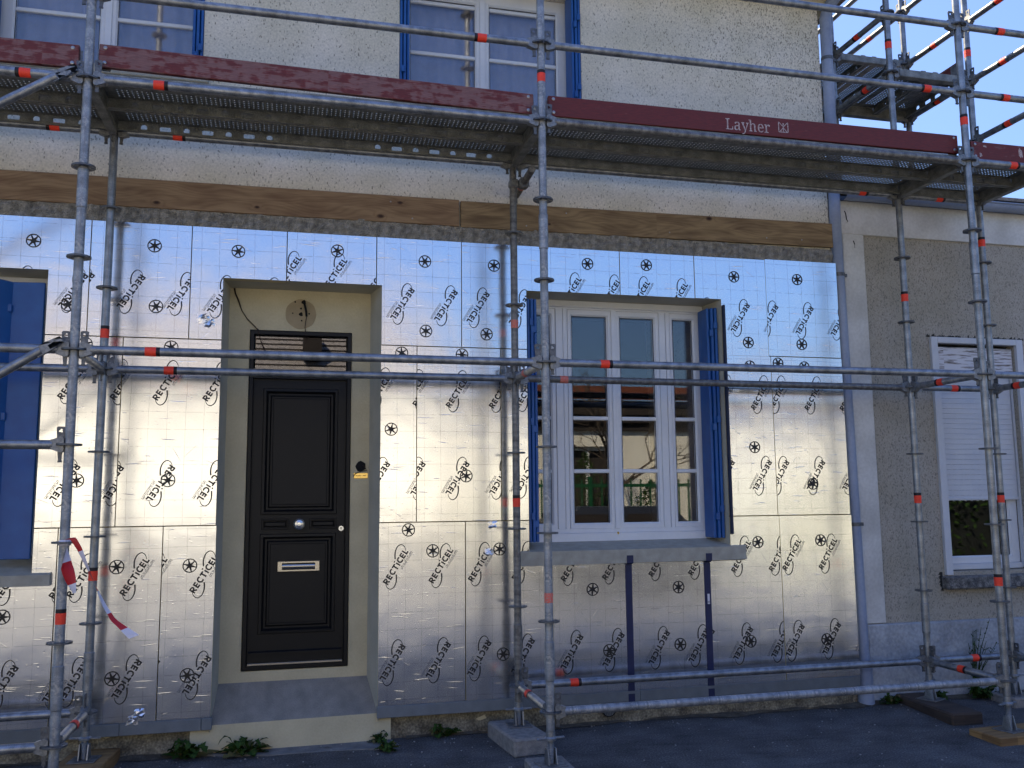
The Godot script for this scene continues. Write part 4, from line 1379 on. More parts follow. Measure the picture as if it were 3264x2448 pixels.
func build_upper_windows(h: Node3D) -> void:
	for q in [[-0.768, 0.59, -0.666, -0.179, -0.067, 0.456], [-3.44, -2.085, -3.303, -2.779, -2.667, -2.179]]:
		var z := -1.165
		var f := MB.new()
		f.box(V(q[0] + 0.01, 0.54, z - 0.06), V(q[1] - 0.01, 0.60, z - 0.002))
		f.box(V(q[0] + 0.01, 1.44, z - 0.06), V(q[1] - 0.01, 1.498, z - 0.002))
		f.box(V(q[0] + 0.01, 0.60, z - 0.06), V(q[2] - 0.03, 1.44, z - 0.002))
		f.box(V(q[5] + 0.03, 0.60, z - 0.06), V(q[1] - 0.01, 1.44, z - 0.002))
		var w := part(h, "window", f.mesh(M.pvc))
		var mid: float = (q[3] + q[4]) / 2
		sash(w, q[2] - 0.035, mid - 0.001, 0.60, 1.44, z, q[2], q[3], 0.625, 1.40, [0.974, 1.374])
		sash(w, mid + 0.001, q[5] + 0.035, 0.60, 1.44, z, q[4], q[5], 0.625, 1.40, [0.974, 1.374])
		part(w, "mullion", boxm(M.pvc, V(mid - 0.022, 0.602, z - 0.02), V(mid + 0.022, 1.438, z + 0.012), 0.003))
		# net curtain hanging in folds behind the glass
		var c := MB.new()
		var n := 120
		var fold := func(i: int) -> Vector3:
			var u := float(i) / n
			return V(lerpf(q[0] + 0.02, q[1] - 0.02, u), 0, -1.29 + 0.010 * sin(u * 62.0) + 0.008 * sin(u * 23.0 + 1.0))
		for i in n:
			var a: Vector3 = fold.call(i); var e: Vector3 = fold.call(i + 1)
			c.quad(a + V(0, 0.56, 0), e + V(0, 0.56, 0), e + V(0, 1.48, 0), a + V(0, 1.48, 0))
		part(w, "curtain", c.mesh(M.curtain))
		# outer sill
		part(h, "window_sill", boxm(M.sill, V(q[0] - 0.04, 0.47, -1.15), V(q[1] + 0.04, 0.533, ZW + 0.04), 0.006))
		# folded shutters in the reveals
		for k in 3:
			shutter_leaf(h, V(q[0] + 0.004 + k * 0.025, 0.545, -1.12 + 0.004 * k), V(q[0] + 0.023 + k * 0.025, 1.49, -0.965 + 0.008 * (k % 2)), M.blue)
			shutter_leaf(h, V(q[1] - 0.004 - k * 0.025, 0.545, -1.13 + 0.004 * k), V(q[1] - 0.023 - k * 0.025, 1.49, -0.965 + 0.008 * (k % 2)), M.blue)
		for yy in [0.70, 1.25]:
			part(h, "shutter_hinge", boxm(M.blue, V(q[0] + 0.012, yy, -0.962), V(q[0] + 0.040, yy + 0.05, -0.944), 0.004))
			part(h, "shutter_hinge", boxm(M.blue, V(q[1] - 0.060, yy - 0.06, -0.962), V(q[1] - 0.036, yy - 0.01, -0.942), 0.004))
			part(h, "shutter_hinge", boxm(M.blue, V(q[1] - 0.036, yy, -0.962), V(q[1] - 0.008, yy + 0.05, -0.944), 0.004))

func build_downpipe(h: Node3D) -> void:
	var b := MB.new()
	b.path_tube([V(2.70, 1.66, -0.80), V(2.668, 1.60, -0.90), V(2.662, 1.52, -0.945), V(2.660, 0.5, -0.945), V(2.655, -0.2, -0.95), V(2.672, -1.5, -0.955), V(2.700, -3.55, -0.965)], 0.044, 20)
	var p := part(h, "downpipe", b.mesh(M.zinc))
	for q in [[1.175, 2.661, -0.945], [-0.60, 2.660, -0.952], [-2.52, 2.686, -0.96]]:
		var k := MB.new()
		k.lathe(V(q[1], q[0], q[2]), [Vector2(0.0445, -0.014), Vector2(0.0475, -0.014), Vector2(0.0475, 0.014), Vector2(0.0445, 0.014)], 20)
		k.cbox(V(q[1] + 0.040, q[0] - 0.013, q[2] - 0.006), V(q[1] + 0.075, q[0] + 0.013, q[2] + 0.006), 0.003)
		part(p, "bracket", k.mesh(M.rosette))
	var sh := MB.new()
	sh.lathe(V(2.702, -3.85, -0.965), [Vector2(0.062, 0), Vector2(0.058, 0.09), Vector2(0.056, 0.26), Vector2(0.062, 0.28), Vector2(0.062, 0.31), Vector2(0.045, 0.312)], 20)
	part(p, "pipe_shoe", sh.mesh(M.zinc))


# ------------------------------------------------------------------ neighbour
func build_neighbour() -> void:
	var h := thing("neighbour_house", "low grey roughcast house with white roller shutter beside the grey downpipe", "house")
	var zn := -1.0
	part(h, "wall", wall_mesh(M.n_crepi, 2.62, 11.0, -3.84, 0.03, zn - 0.015, -1.35, [[3.555, 4.30, -2.90, -1.09]]))
	part(h, "rear_wall", boxm(M.n_smooth, V(2.75, -3.84, -7.0), V(11.0, 0.03, -6.7)))
	part(h, "side_wall", boxm(M.n_smooth, V(10.7, -3.84, -6.69), V(11.0, 0.03, -1.351)))
	part(h, "floor", boxm(M.room, V(2.75, -3.84, -6.69), V(10.69, -3.3, -1.352)))
	part(h, "room_wall", boxm(M.room, V(2.75, -3.29, -3.0), V(10.69, 0.0, -2.9)))
	part(h, "pilaster", boxm(M.n_smooth, V(2.745, -3.262, zn - 0.10), V(2.935, -0.2475, zn + 0.004), 0.004))
	part(h, "top_band", boxm(M.n_smooth, V(2.615, -0.2475, zn - 0.10), V(11.0, 0.025, zn + 0.004), 0.004))
	part(h, "plinth", boxm(M.n_plinth, V(2.76, -3.85, zn - 0.10), V(11.0, -3.268, zn + 0.022), 0.008))
	# cracked render near the corner
	var ck := MB.new()
	for pth in [[[2.775, -0.06], [2.785, -0.085], [2.79, -0.13], [2.80, -0.145], [2.79, -0.155]], [[2.84, -0.30], [2.85, -0.33], [2.85, -0.36]]]:
		for i in pth.size() - 1:
			var a: Array = pth[i]; var c: Array = pth[i + 1]
			var w := 0.005 if i < pth.size() - 2 else 0.002
			ck.quad(V(a[0] - w, a[1], zn + 0.0055), V(c[0] - w, c[1], zn + 0.0055), V(c[0] + w, c[1], zn + 0.0055), V(a[0] + w, a[1], zn + 0.0055))
	part(h, "crack", ck.mesh(M.dark))
	# window
	var f := MB.new()
	for q in [[3.492, 3.553, -2.925, -1.05], [4.302, 4.365, -2.925, -1.05]]:
		f.cbox(V(q[0], q[2], zn - 0.05), V(q[1], q[3], zn + 0.012), 0.003)
	f.cbox(V(3.5532, -1.098, zn - 0.05), V(4.3018, -1.05, zn + 0.012), 0.003)
	part(h, "window_surround", f.mesh(M.n_shutter))
	part(h, "shutter_box", boxm(M.peeling, V(3.562, -1.322, zn - 0.09), V(4.296, -1.122, zn - 0.035), 0.004))
	part(h, "box_gap", boxm(M.dark, V(3.557, -1.33, zn - 0.12), V(4.298, -1.10, zn - 0.095)))
	var mo := RandomNumberGenerator.new()
	mo.seed = 12
	var ms := MB.new()
	for i in 60:
		var xx := 3.47 + i * 0.0155
		var hh := mo.randf_range(0.006, 0.030)
		ms.quad(V(xx, -1.051, zn - 0.0135), V(xx + 0.017, -1.051, zn - 0.0135), V(xx + 0.013 + mo.randf() * 0.004, -1.050 + hh, zn - 0.0135), V(xx + mo.randf() * 0.006, -1.050 + hh * mo.randf_range(0.4, 1.0), zn - 0.0135))
	for i in 14:
		var yy := -2.90 - i * 0.010
		var ww := mo.randf_range(0.01, 0.035)
		ms.quad(V(3.465 - ww, yy - 0.012, zn - 0.0132), V(3.47, yy - 0.012, zn - 0.0132), V(3.47, yy, zn - 0.0132), V(3.465 - ww * 0.8, yy, zn - 0.0132))
	part(h, "mould_stain", ms.mesh(M.mould))
	var y := -1.334
	var sl := MB.new()
	sl.cbox(V(0, -0.040, -0.006), V(0.70, 0, 0.006), 0.0015)
	for i in 12:
		sl.box(V(0.03 + i * 0.056, -0.0445, -0.004), V(0.05 + i * 0.056, -0.040, -0.002))
	var slm := sl.mesh(M.n_shutter)
	var rs := part(h, "roller_shutter", boxm(M.n_shutter, V(3.572, -2.352, zn - 0.088), V(4.285, -2.327, zn - 0.064), 0.004))
	while y > -2.32:
		part(rs, "slat", slm, Transform3D(Basis(), V(3.578, y, zn - 0.075)))
		y -= 0.0408
	for q in [[3.557, 3.574], [4.283, 4.300]]:
		part(h, "shutter_rail", boxm(M.n_shutter, V(q[0], -2.89, zn - 0.095), V(q[1], -1.331, zn - 0.055), 0.003))
	var w := part(h, "window", boxm(M.n_shutter, V(3.5745, -2.895, zn - 0.13), V(4.2825, -2.85, zn - 0.075), 0.004))
	sash(w, 3.5745, 4.2825, -2.848, -1.40, zn - 0.10, 3.60, 4.20, -2.79, -1.45, [])
	part(h, "window_sill", boxm(M.n_sill, V(3.462, -3.032, zn - 0.10), V(4.40, -2.932, zn + 0.055), 0.012))
	# gutter and roof
	var g := MB.new()
	for i in 8:
		var a0 := PI + PI * i / 8; var a1 := PI + PI * (i + 1) / 8
		var p0 := V(0, 0.06 + 0.055 * sin(a0), -0.93 + 0.055 * cos(a0)); var p1 := V(0, 0.06 + 0.055 * sin(a1), -0.93 + 0.055 * cos(a1))
		var n0 := V(0, sin(a0), cos(a0)); var n1 := V(0, sin(a1), cos(a1))
		g.quadn(p0 + V(2.73, 0, 0), p0 + V(11, 0, 0), p1 + V(11, 0, 0), p1 + V(2.73, 0, 0), n0, n0, n1, n1)
	g.tube(V(2.73, 0.065, -0.872), V(11, 0.065, -0.872), 0.008, 0.008, 8)
	var gt := part(h, "gutter", g.mesh(M.zinc))
	for i in 10:
		part(gt, "gutter_bracket", boxm(M.rosette, V(3.1 + i * 0.8, 0.035, -0.888), V(3.13 + i * 0.8, 0.085, -0.868), 0.003))
	var r := MB.new()
	var rows := 28
	for i in rows:
		var z0 := -0.90 - i * 0.12; var z1 := z0 - 0.12
		var y0 := 0.10 + i * 0.042; var y1 := y0 + 0.042
		r.quad(V(2.66, y0 + 0.025, z0), V(11.2, y0 + 0.025, z0), V(11.2, y1 + 0.004, z1), V(2.66, y1 + 0.004, z1))
		r.quad(V(2.66, y0 - 0.004, z0), V(11.2, y0 - 0.004, z0), V(11.2, y0 + 0.025, z0), V(2.66, y0 + 0.025, z0))
	var zt := -0.90 - rows * 0.12; var yt := 0.10 + rows * 0.042
	r.quad(V(11.2, -0.0, -7.0), V(2.66, -0.0, -7.0), V(2.66, yt, zt), V(11.2, yt, zt))
	r.quad(V(2.66, 0.08, -0.90), V(2.66, yt, zt), V(11.2, yt, zt), V(11.2, 0.08, -0.90))
	part(h, "roof", r.mesh(M.tile_grey))
	rebase(h, V(5.0, -3.84, -1.0))


# ------------------------------------------------------------------ the other side of the street (mirrored in the foil and the glass)
func build_across() -> void:
	var g := -3.92
	var h := thing("opposite_house", "single-storey cream house with dark bands under the roof behind the green fence", "house")
	part(h, "wall", wall_mesh(M.o_wall, 2.2, 17.0, g, -0.60, 12.5, 12.9, [[4.6, 6.0, -2.9, -1.15], [8.4, 9.4, g, -1.3], [11.5, 13.0, -2.9, -1.15]]))
	part(h, "side_wall", boxm(M.o_wall, V(2.2, g, 12.901), V(2.5, -0.6, 20.0)))
	part(h, "side_wall", boxm(M.o_wall, V(16.7, g, 12.901), V(17.0, -0.6, 20.0)))
	for q in [[4.6, 6.0], [11.5, 13.0]]:
		var fr := MB.new()
		for x in [q[0], q[0] + 0.66, q[1] - 0.08]:
			fr.box(V(x, -2.9, 12.62), V(x + 0.08, -1.15, 12.70))
		fr.box(V(q[0] + 0.081, -1.24, 12.63), V(q[1] - 0.081, -1.15, 12.69))
		fr.box(V(q[0] + 0.081, -2.9, 12.63), V(q[1] - 0.081, -2.8, 12.69))
		part(h, "window", fr.mesh(M.o_white))
		part(h, "window_pane", boxm(M.o_dark, V(q[0], -2.9, 12.72), V(q[1], -1.15, 12.74)))
	part(h, "door", boxm(M.o_white, V(8.4, g, 12.65), V(9.4, -1.3, 12.70)))
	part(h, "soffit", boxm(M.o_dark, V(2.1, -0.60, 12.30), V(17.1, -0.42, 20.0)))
	part(h, "dark_band", boxm(M.o_dark, V(2.15, -0.78, 12.40), V(17.05, -0.601, 12.499)))  # plain dark strip along the top of the wall, below the soffit
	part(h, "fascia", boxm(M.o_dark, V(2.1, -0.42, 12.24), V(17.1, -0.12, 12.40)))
	part(h, "gutter_pipe", boxm(M.o_white, V(6.9, g, 12.38), V(7.0, -0.62, 12.46), 0.02))
	var r := MB.new()
	for i in 14:
		var z0 := 12.1 + i * 0.4; var y0 := -0.06 + i * 0.07
		r.quad(V(17.4, y0 + 0.05, z0), V(1.8, y0 + 0.05, z0), V(1.8, y0 + 0.08, z0 + 0.4), V(17.4, y0 + 0.08, z0 + 0.4))
		r.quad(V(17.4, y0 - 0.02, z0), V(1.8, y0 - 0.02, z0), V(1.8, y0 + 0.05, z0), V(17.4, y0 + 0.05, z0))
	r.quad(V(1.8, -0.11, 12.1), V(17.4, -0.11, 12.1), V(17.4, -0.11, 20.2), V(1.8, -0.11, 20.2))
	part(h, "roof", r.mesh(M.tile_red))
	rebase(h, V(9.5, g, 14.0))
	# the taller neighbour with a steep grey tiled roof
	var k := thing("opposite_house", "cream house with steep grey tiled roof across the street from the black door", "house")
	part(k, "wall", wall_mesh(M.o_wall, -16.0, 1.6, g, 0.0, 12.0, 12.4, [[-4.2, -3.0, -2.9, -1.2], [-1.2, 0.0, -2.9, -1.2], [-8.2, -7.0, -2.9, -1.2]]))
	part(k, "side_wall", boxm(M.o_wall, V(1.3, g, 12.401), V(1.6, 0.0, 20.0)))
	for x in [-4.2, -1.2, -8.2]:
		part(k, "shutter_pair", boxm(M.o_white, V(x, -2.9, 12.15), V(x + 1.2, -1.2, 12.22)))
	var r2 := MB.new()
	var rr := MB.new()
	for i in 18:
		var z0 := 11.6 + i * 0.22; var y0 := -0.02 + i * 0.15
		r2.quad(V(1.8, y0 + 0.04, z0), V(-16.2, y0 + 0.04, z0), V(-16.2, y0 + 0.15, z0 + 0.22), V(1.8, y0 + 0.15, z0 + 0.22))
		rr.quad(V(1.8, y0 - 0.0, z0), V(-16.2, y0 - 0.0, z0), V(-16.2, y0 + 0.04, z0), V(1.8, y0 + 0.04, z0))
	r2.quad(V(-16.2, -0.03, 11.6), V(1.8, -0.03, 11.6), V(1.8, -0.03, 19.6), V(-16.2, -0.03, 19.6))
	r2.quad(V(-16.2, 2.68, 15.56), V(1.8, 2.68, 15.56), V(1.8, -0.03, 19.6), V(-16.2, -0.03, 19.6))
	r2.tri(V(1.8, -0.03, 11.6), V(1.8, 2.68, 15.56), V(1.8, -0.03, 19.6))
	var rm := r2.mesh(M.tile_pale)
	rr.into(rm, M.o_dark)  # riser faces coloured dark to paint in shade gaps under the tile edges
	part(k, "roof", rm)
	part(k, "base", boxm(M.slab, V(-16.0, g, 11.94), V(1.6, -3.0, 11.999)))  # grey strip added, out of view, to dim the lower foil reflection
	part(k, "dormer", boxm(M.o_dark, V(-1.25, 0.75, 12.3), V(-0.85, 1.45, 13.4)))
	rebase(k, V(-7.0, g, 13.5))
	# green fence
	var f := thing("garden_fence", "green metal fence with upright bars in front of the cream house", "fence")
	for y in [-2.10, -3.55]:
		part(f, "rail", boxm(M.green, V(1.7, y - 0.03, 8.98), V(14.0, y + 0.03, 9.02)))
	var bm := boxm(M.green, V(-0.012, -3.92, 8.985), V(0.012, -1.98, 9.015))
	for i in 62:
		part(f, "bar", bm, Transform3D(Basis(), V(1.75 + i * 0.2, 0, 0)))
	for i in 6:
		part(f, "post", boxm(M.green, V(1.68 + i * 2.4, g, 8.97), V(1.75 + i * 2.4, -1.93, 9.03)))
	rebase(f, V(8.0, g, 9.0))
	# shrubs behind the fence
	for s in [[4.25, 9.7, 0.55, 2.5], [5.7, 9.8, 0.6, 1.9], [8.6, 10.1, 0.9, 2.1]]:
		bush(s[0], s[1], s[2], s[3], g)
	added_hedge(g)
	bare_tree(V(4.9, g, 10.6))
	car(V(3.4, g, 7.2))

func bush(x: float, z: float, rad: float, ht: float, g: float) -> void:
	var names := {4.25: "tall leafy shrub behind the green fence beside the bare tree", 5.7: "low leafy shrub behind the green fence before the cream wall", 8.6: "wide leafy shrub behind the green fence near the white door"}
	var t := thing("shrub", names[x], "shrub", V(x, g, z), "shrubs behind the fence")
	var r := RandomNumberGenerator.new()
	r.seed = int(x * 100)
	var st := MB.new()
	for i in 16:
		var a := r.randf() * TAU
		var top := V(cos(a) * rad * r.randf(), ht * r.randf_range(0.7, 1.1), sin(a) * rad * r.randf())
		st.path_tube([Vector3.ZERO, top * 0.5 + V(r.randf_range(-0.1, 0.1), 0, r.randf_range(-0.1, 0.1)), top], [0.02, 0.012, 0.004], 5)
	part(t, "branches", st.mesh(M.bark))
	var lf := MB.new()
	for i in 1500:
		var a := r.randf() * TAU
		var yy := pow(r.randf(), 0.8)
		var rr := rad * sqrt(r.randf()) * sin(PI * clampf(yy * 0.85 + 0.15, 0, 1)) * 1.1
		var c := V(cos(a) * rr, yy * ht * 0.95 + 0.1, sin(a) * rr)
		var d := V(r.randfn(), r.randfn(), r.randfn()).normalized()
		var e := d.cross(V(r.randfn(), r.randfn(), r.randfn())).normalized()
		lf.quad(c, c + (d + e * 0.5) * 0.03, c + d * 0.07, c + (d - e * 0.5) * 0.03)
	part(t, "foliage", lf.mesh(M.leaf))

func added_hedge(g: float) -> void:
	var t := thing("added_hedge", "unseen dark evergreen hedge across the street from the neighbour's window", "added_hedge", V(14.2, g, 8.4))  # unseen greenery added to darken the reflection in the neighbour's window
	var r := RandomNumberGenerator.new()
	r.seed = 4
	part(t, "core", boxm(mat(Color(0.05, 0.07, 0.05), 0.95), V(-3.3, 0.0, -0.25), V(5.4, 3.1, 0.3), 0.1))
	var lf := MB.new()
	for i in 9000:
		var c := V(r.randf_range(-3.5, 5.6), 3.4 * sqrt(r.randf()), r.randf_range(-0.5, 0.1))
		c.z -= 0.12 * sin(c.x * 3.1) * sin(c.y * 2.7)
		var d := V(r.randfn(), r.randfn(), r.randfn()).normalized()
		var e := d.cross(V(r.randfn(), r.randfn(), r.randfn())).normalized()
		lf.quad(c, c + (d + e * 0.5) * 0.06, c + d * 0.14, c + (d - e * 0.5) * 0.06)
	part(t, "foliage", lf.mesh(M.leaf))

func bare_tree(at: Vector3) -> void:
	var t := thing("bare_tree", "leafless tree with thin spreading branches behind the green fence", "tree", at)
	var r := RandomNumberGenerator.new()
	r.seed = 19
	var tr := MB.new()
	tr.path_tube([V(0, -0.05, 0), V(0.03, 0.7, 0), V(0.0, 1.4, 0.02)], [0.09, 0.075, 0.06], 8)
	part(t, "trunk", tr.mesh(M.bark))
	var cr := MB.new()
	grow(cr, r, V(0, 1.35, 0.02), V(0, 1, 0), 0.06, 1.25, 5)
	part(t, "crown", cr.mesh(M.bark))

func grow(b: MB, r: RandomNumberGenerator, p: Vector3, d: Vector3, rad: float, ln: float, depth: int) -> void:
	var n := 3 if depth > 2 else 3
	for i in n:
		var e := (d + V(r.randfn(0, 0.55), r.randfn(0.1, 0.3), r.randfn(0, 0.55))).normalized()
		var l := ln * r.randf_range(0.6, 1.1)
		var q := p + e * l
		b.path_tube([p, p + e * l * 0.5 + V(r.randfn(0, 0.03), 0.02, r.randfn(0, 0.03)), q], [rad, rad * 0.8, rad * 0.6], 5)
		if depth > 1:
			grow(b, r, q, e, rad * 0.55, ln * 0.66, depth - 1)

func car(at: Vector3) -> void:
	var t := thing("parked_car", "black hatchback parked across the street before the green fence", "car", at)
	# body from cross-sections along x
	var sec := [[-1.95, 0.45, 0.75, 0.62], [-1.85, 0.25, 0.86, 0.78], [-1.2, 0.22, 0.95, 0.84], [-0.75, 0.22, 1.0, 0.85], [0.0, 0.22, 1.0, 0.86], [0.9, 0.22, 1.0, 0.86], [1.5, 0.22, 0.98, 0.84], [1.9, 0.28, 0.92, 0.78], [1.98, 0.42, 0.80, 0.66]]
	var b := MB.new()
	var ring := func(s: Array) -> Array:
		var o := []
		for p in [[-1.0, 0.0], [-1.0, 0.55], [-0.92, 1.0], [0.92, 1.0], [1.0, 0.55], [1.0, 0.0]]:
			o.append(V(s[0], lerpf(s[1], s[2], p[1]), p[0] * s[3]))
		return o
	for i in sec.size() - 1:
		var a: Array = ring.call(sec[i]); var c: Array = ring.call(sec[i + 1])
		for k in 6:
			var j := (k + 1) % 6
			b.quad(a[k], a[j], c[j], c[k])
	for e in [[0, 1], [sec.size() - 1, -1]]:
		var a: Array = ring.call(sec[e[0]])
		for k in range(1, 5):
			if e[1] > 0:
				b.tri(a[0], a[k + 1], a[k])
			else:
				b.tri(a[0], a[k], a[k + 1])
	part(t, "body", b.mesh(M.car))
	var rf := MB.new()
	var lo := [V(-1.0, 0.99, -0.74), V(1.75, 0.97, -0.74), V(1.75, 0.97, 0.74), V(-1.0, 0.99, 0.74)]
	var hi := [V(-0.25, 1.45, -0.60), V(1.35, 1.44, -0.60), V(1.35, 1.44, 0.60), V(-0.25, 1.45, 0.60)]
	rf.quad(hi[3], hi[2], hi[1], hi[0])
	for k in 4:
		rf.quad(lo[k], hi[k], hi[(k + 1) % 4], lo[(k + 1) % 4])
	part(t, "cabin", rf.mesh(M.car))
	for s in [-1, 1]:
		for q in [[-0.55, 0.45], [0.5, 1.35]]:
			var gw := MB.new()
			var z: float = 0.715 * s
			gw.box(V(q[0], 1.03, z - 0.01), V(q[1] - 0.1, 1.33, z + 0.01))
			part(t, "side_window", gw.mesh(M.o_dark))
		for x in [-1.25, 1.2]:
			var wh := MB.new()
			wh.lathe(Vector3.ZERO, [Vector2(0.18, -0.1), Vector2(0.29, -0.1), Vector2(0.31, -0.06), Vector2(0.31, 0.06), Vector2(0.29, 0.1), Vector2(0.18, 0.1)], 20)
			var tw := part(t, "wheel", wh.mesh(M.tyre), Transform3D(Basis(Vector3.RIGHT, PI / 2), V(x, 0.31, 0.76 * s)))
			var ri := MB.new()
			ri.lathe(Vector3.ZERO, [Vector2(0, -0.09), Vector2(0.19, -0.07), Vector2(0.19, 0.07), Vector2(0, 0.09)], 16)
			part(tw, "rim", ri.mesh(M.bolt))
		part(t, "headlight", boxm(M.o_white, V(-1.93, 0.62, 0.5 * s - 0.12), V(-1.88, 0.74, 0.5 * s + 0.12), 0.01))


# ------------------------------------------------------------------ scaffold
const RT := 0.0242
const X1 := -2.572
const X2 := 0.0
const X3 := 3.072
const X4 := 3.804
const X0 := -5.644
const ZI := -0.732
const ZG := -1.464

func rosette_mesh() -> ArrayMesh:
	if cache.has("rosette"):
		return cache.rosette
	var b := MB.new()
	for k in 8:
		var big := k % 2 == 0
		var a0 := TAU * (k - 0.5) / 8; var a1 := TAU * (k + 0.5) / 8
		var ring := []
		for i in 5:
			ring.append(Vector2.from_angle(lerpf(a0, a1, i / 4.0)) * (0.0615 if big else 0.0600))
		ring.append(Vector2.from_angle(a1) * 0.0235)
		ring.append(Vector2.from_angle(a0) * 0.0235)
		var hc := Vector2.from_angle(TAU * k / 8) * 0.0445
		var hr := 0.0085 if big else 0.0062
		b.holed(ring, hc, func(_a): return hr, -0.005, 0.005, 10)
	var m := b.moved(Transform3D(Basis(Vector3.RIGHT, -PI / 2), Vector3.ZERO)).mesh(M.rosette)
	cache.rosette = m
	return m

func head_mesh() -> ArrayMesh:
	if cache.has("head"):
		return cache.head
	var b := MB.new()
	for s in [1.0, -1.0]:
		var poly := [Vector2(0.0255, 0.0065 * s), Vector2(0.061, 0.0065 * s), Vector2(0.061, 0.034 * s), Vector2(0.045, 0.041 * s), Vector2(0.032, 0.039 * s), Vector2(0.0255, 0.030 * s)]
		if s < 0:
			poly.reverse()
		b.prism(poly, -0.020, 0.020)
	b.prism([Vector2(0.061, -0.034), Vector2(0.080, -0.027), Vector2(0.088, -0.0255), Vector2(0.088, 0.0255), Vector2(0.080, 0.027), Vector2(0.061, 0.034)], -0.020, 0.020)
	cache.head = b.mesh(M.cast)
	return cache.head

func wedge_mesh() -> ArrayMesh:
	if cache.has("wedge"):
		return cache.wedge
	var b := MB.new()
	b.holed([Vector2(0.034, -0.036), Vector2(0.056, -0.036), Vector2(0.066, 0.098), Vector2(0.060, 0.104), Vector2(0.030, 0.104), Vector2(0.024, 0.098)], Vector2(0.045, 0.082), func(a): return 0.011 if fmod(a + 0.6, TAU / 3) < 1.0 else 0.007, -0.003, 0.003, 12)
	b.prism([Vector2(0.036, -0.072), Vector2(0.052, -0.072), Vector2(0.056, -0.036), Vector2(0.034, -0.036)], -0.003, 0.003)
	b.prism([Vector2(0.034, -0.082), Vector2(0.054, -0.082), Vector2(0.054, -0.072), Vector2(0.034, -0.072)], -0.005, 0.005)
	cache.wedge = b.mesh(M.rosette)
	return cache.wedge

func tape_mesh(torn: bool) -> ArrayMesh:
	var key := "tape%s" % torn
	if cache.has(key):
		return cache[key]
	var m := ArrayMesh.new()
	var b := MB.new()
	b.tube(V(-0.03, 0, 0), V(0.026, 0, 0), RT + 0.0012, RT + 0.0012, 20, false)
	b.tube(V(0.0, 0, 0), V(0.022, 0, 0), RT + 0.0018, RT + 0.0018, 20, false)
	b.into(m, M.torn if torn else M.orange)
	if not torn:
		var k := MB.new()
		k.tube(V(0.026, 0, 0), V(0.046, 0, 0), RT + 0.0012, RT + 0.0012, 20, false)
		k.into(m, M.black_band)
	cache[key] = m
	return m

func tube_mesh(ln: float, mt: String) -> ArrayMesh:
	var key := "tube%.3f%s" % [ln, mt]
	if not cache.has(key):
		var b := MB.new()
		b.tube(V(0.08, 0, 0), V(ln - 0.08, 0, 0), RT, RT, 20)
		cache[key] = b.mesh(M[mt])
	return cache[key]

# a tube from one standard to the next, wedge heads at both ends; tapes: distances from a
func ledger(s: Node3D, a: Vector3, b: Vector3, tapes := [], called := "ledger", torn := false, mt := "galv") -> MeshInstance3D:
	var d := (b - a).normalized()
	var ln := (b - a).length()
	var bs := Basis(d, Vector3.UP, d.cross(Vector3.UP))
	var sag := Basis(Vector3.BACK, rng.randf_range(-0.001, 0.001))
	var o := part(s, called, tube_mesh(ln, mt), Transform3D(bs * sag * Basis(Vector3.RIGHT, rng.randf() * TAU), a))
	var back := o.transform.affine_inverse()
	for e in [[a, bs], [b, Basis(-d, Vector3.UP, (-d).cross(Vector3.UP))]]:
		part(o, "wedge_head", head_mesh(), back * Transform3D(e[1], e[0]))
		var dz := rng.randf_range(-0.012, 0.012)
		part(o, "wedge", wedge_mesh(), back * Transform3D(e[1], e[0] + V(0, dz, 0)))
	for t in tapes:
		part(o, "marker_tape", tape_mesh(torn), Transform3D(Basis(), V(absf(t), 0, 0)) if t > 0 else Transform3D(Basis(Vector3.UP, PI), V(absf(t), 0, 0)))
	return o

func standard(s: Node3D, x: float, z: float, y0: float, y1: float, kmin: int, kmax: int, tapes := [], torn := [], mt := "galv", sleeves := []) -> MeshInstance3D:
	var b := MB.new()
	b.tube(V(0, 0, 0), V(0, y1 - y0, 0), RT, RT, 22)
	for q in sleeves:
		b.lathe(V(0, q - y0, 0), [Vector2(RT, -0.11), Vector2(0.0285, -0.105), Vector2(0.0285, 0.105), Vector2(RT, 0.11)], 22)
	var o := part(s, "standard", b.mesh(M[mt]), Transform3D(Basis.from_euler(V(rng.randf_range(-0.002, 0.002), rng.randf() * 0.3, rng.randf_range(-0.002, 0.002))), V(x, y0, z)))
	for k in range(kmin, kmax + 1):
		part(o, "rosette", rosette_mesh(), Transform3D(Basis(), V(0, k * PITCH - y0, 0)))
	for q in tapes:
		part(o, "marker_tape", tape_mesh(false), Transform3D(Basis(Vector3.BACK, PI / 2), V(0, q - y0, 0)))
	for q in torn:
		part(o, "marker_tape", tape_mesh(true), Transform3D(Basis(Vector3.BACK, PI / 2), V(0, q - y0, 0)))
	return o

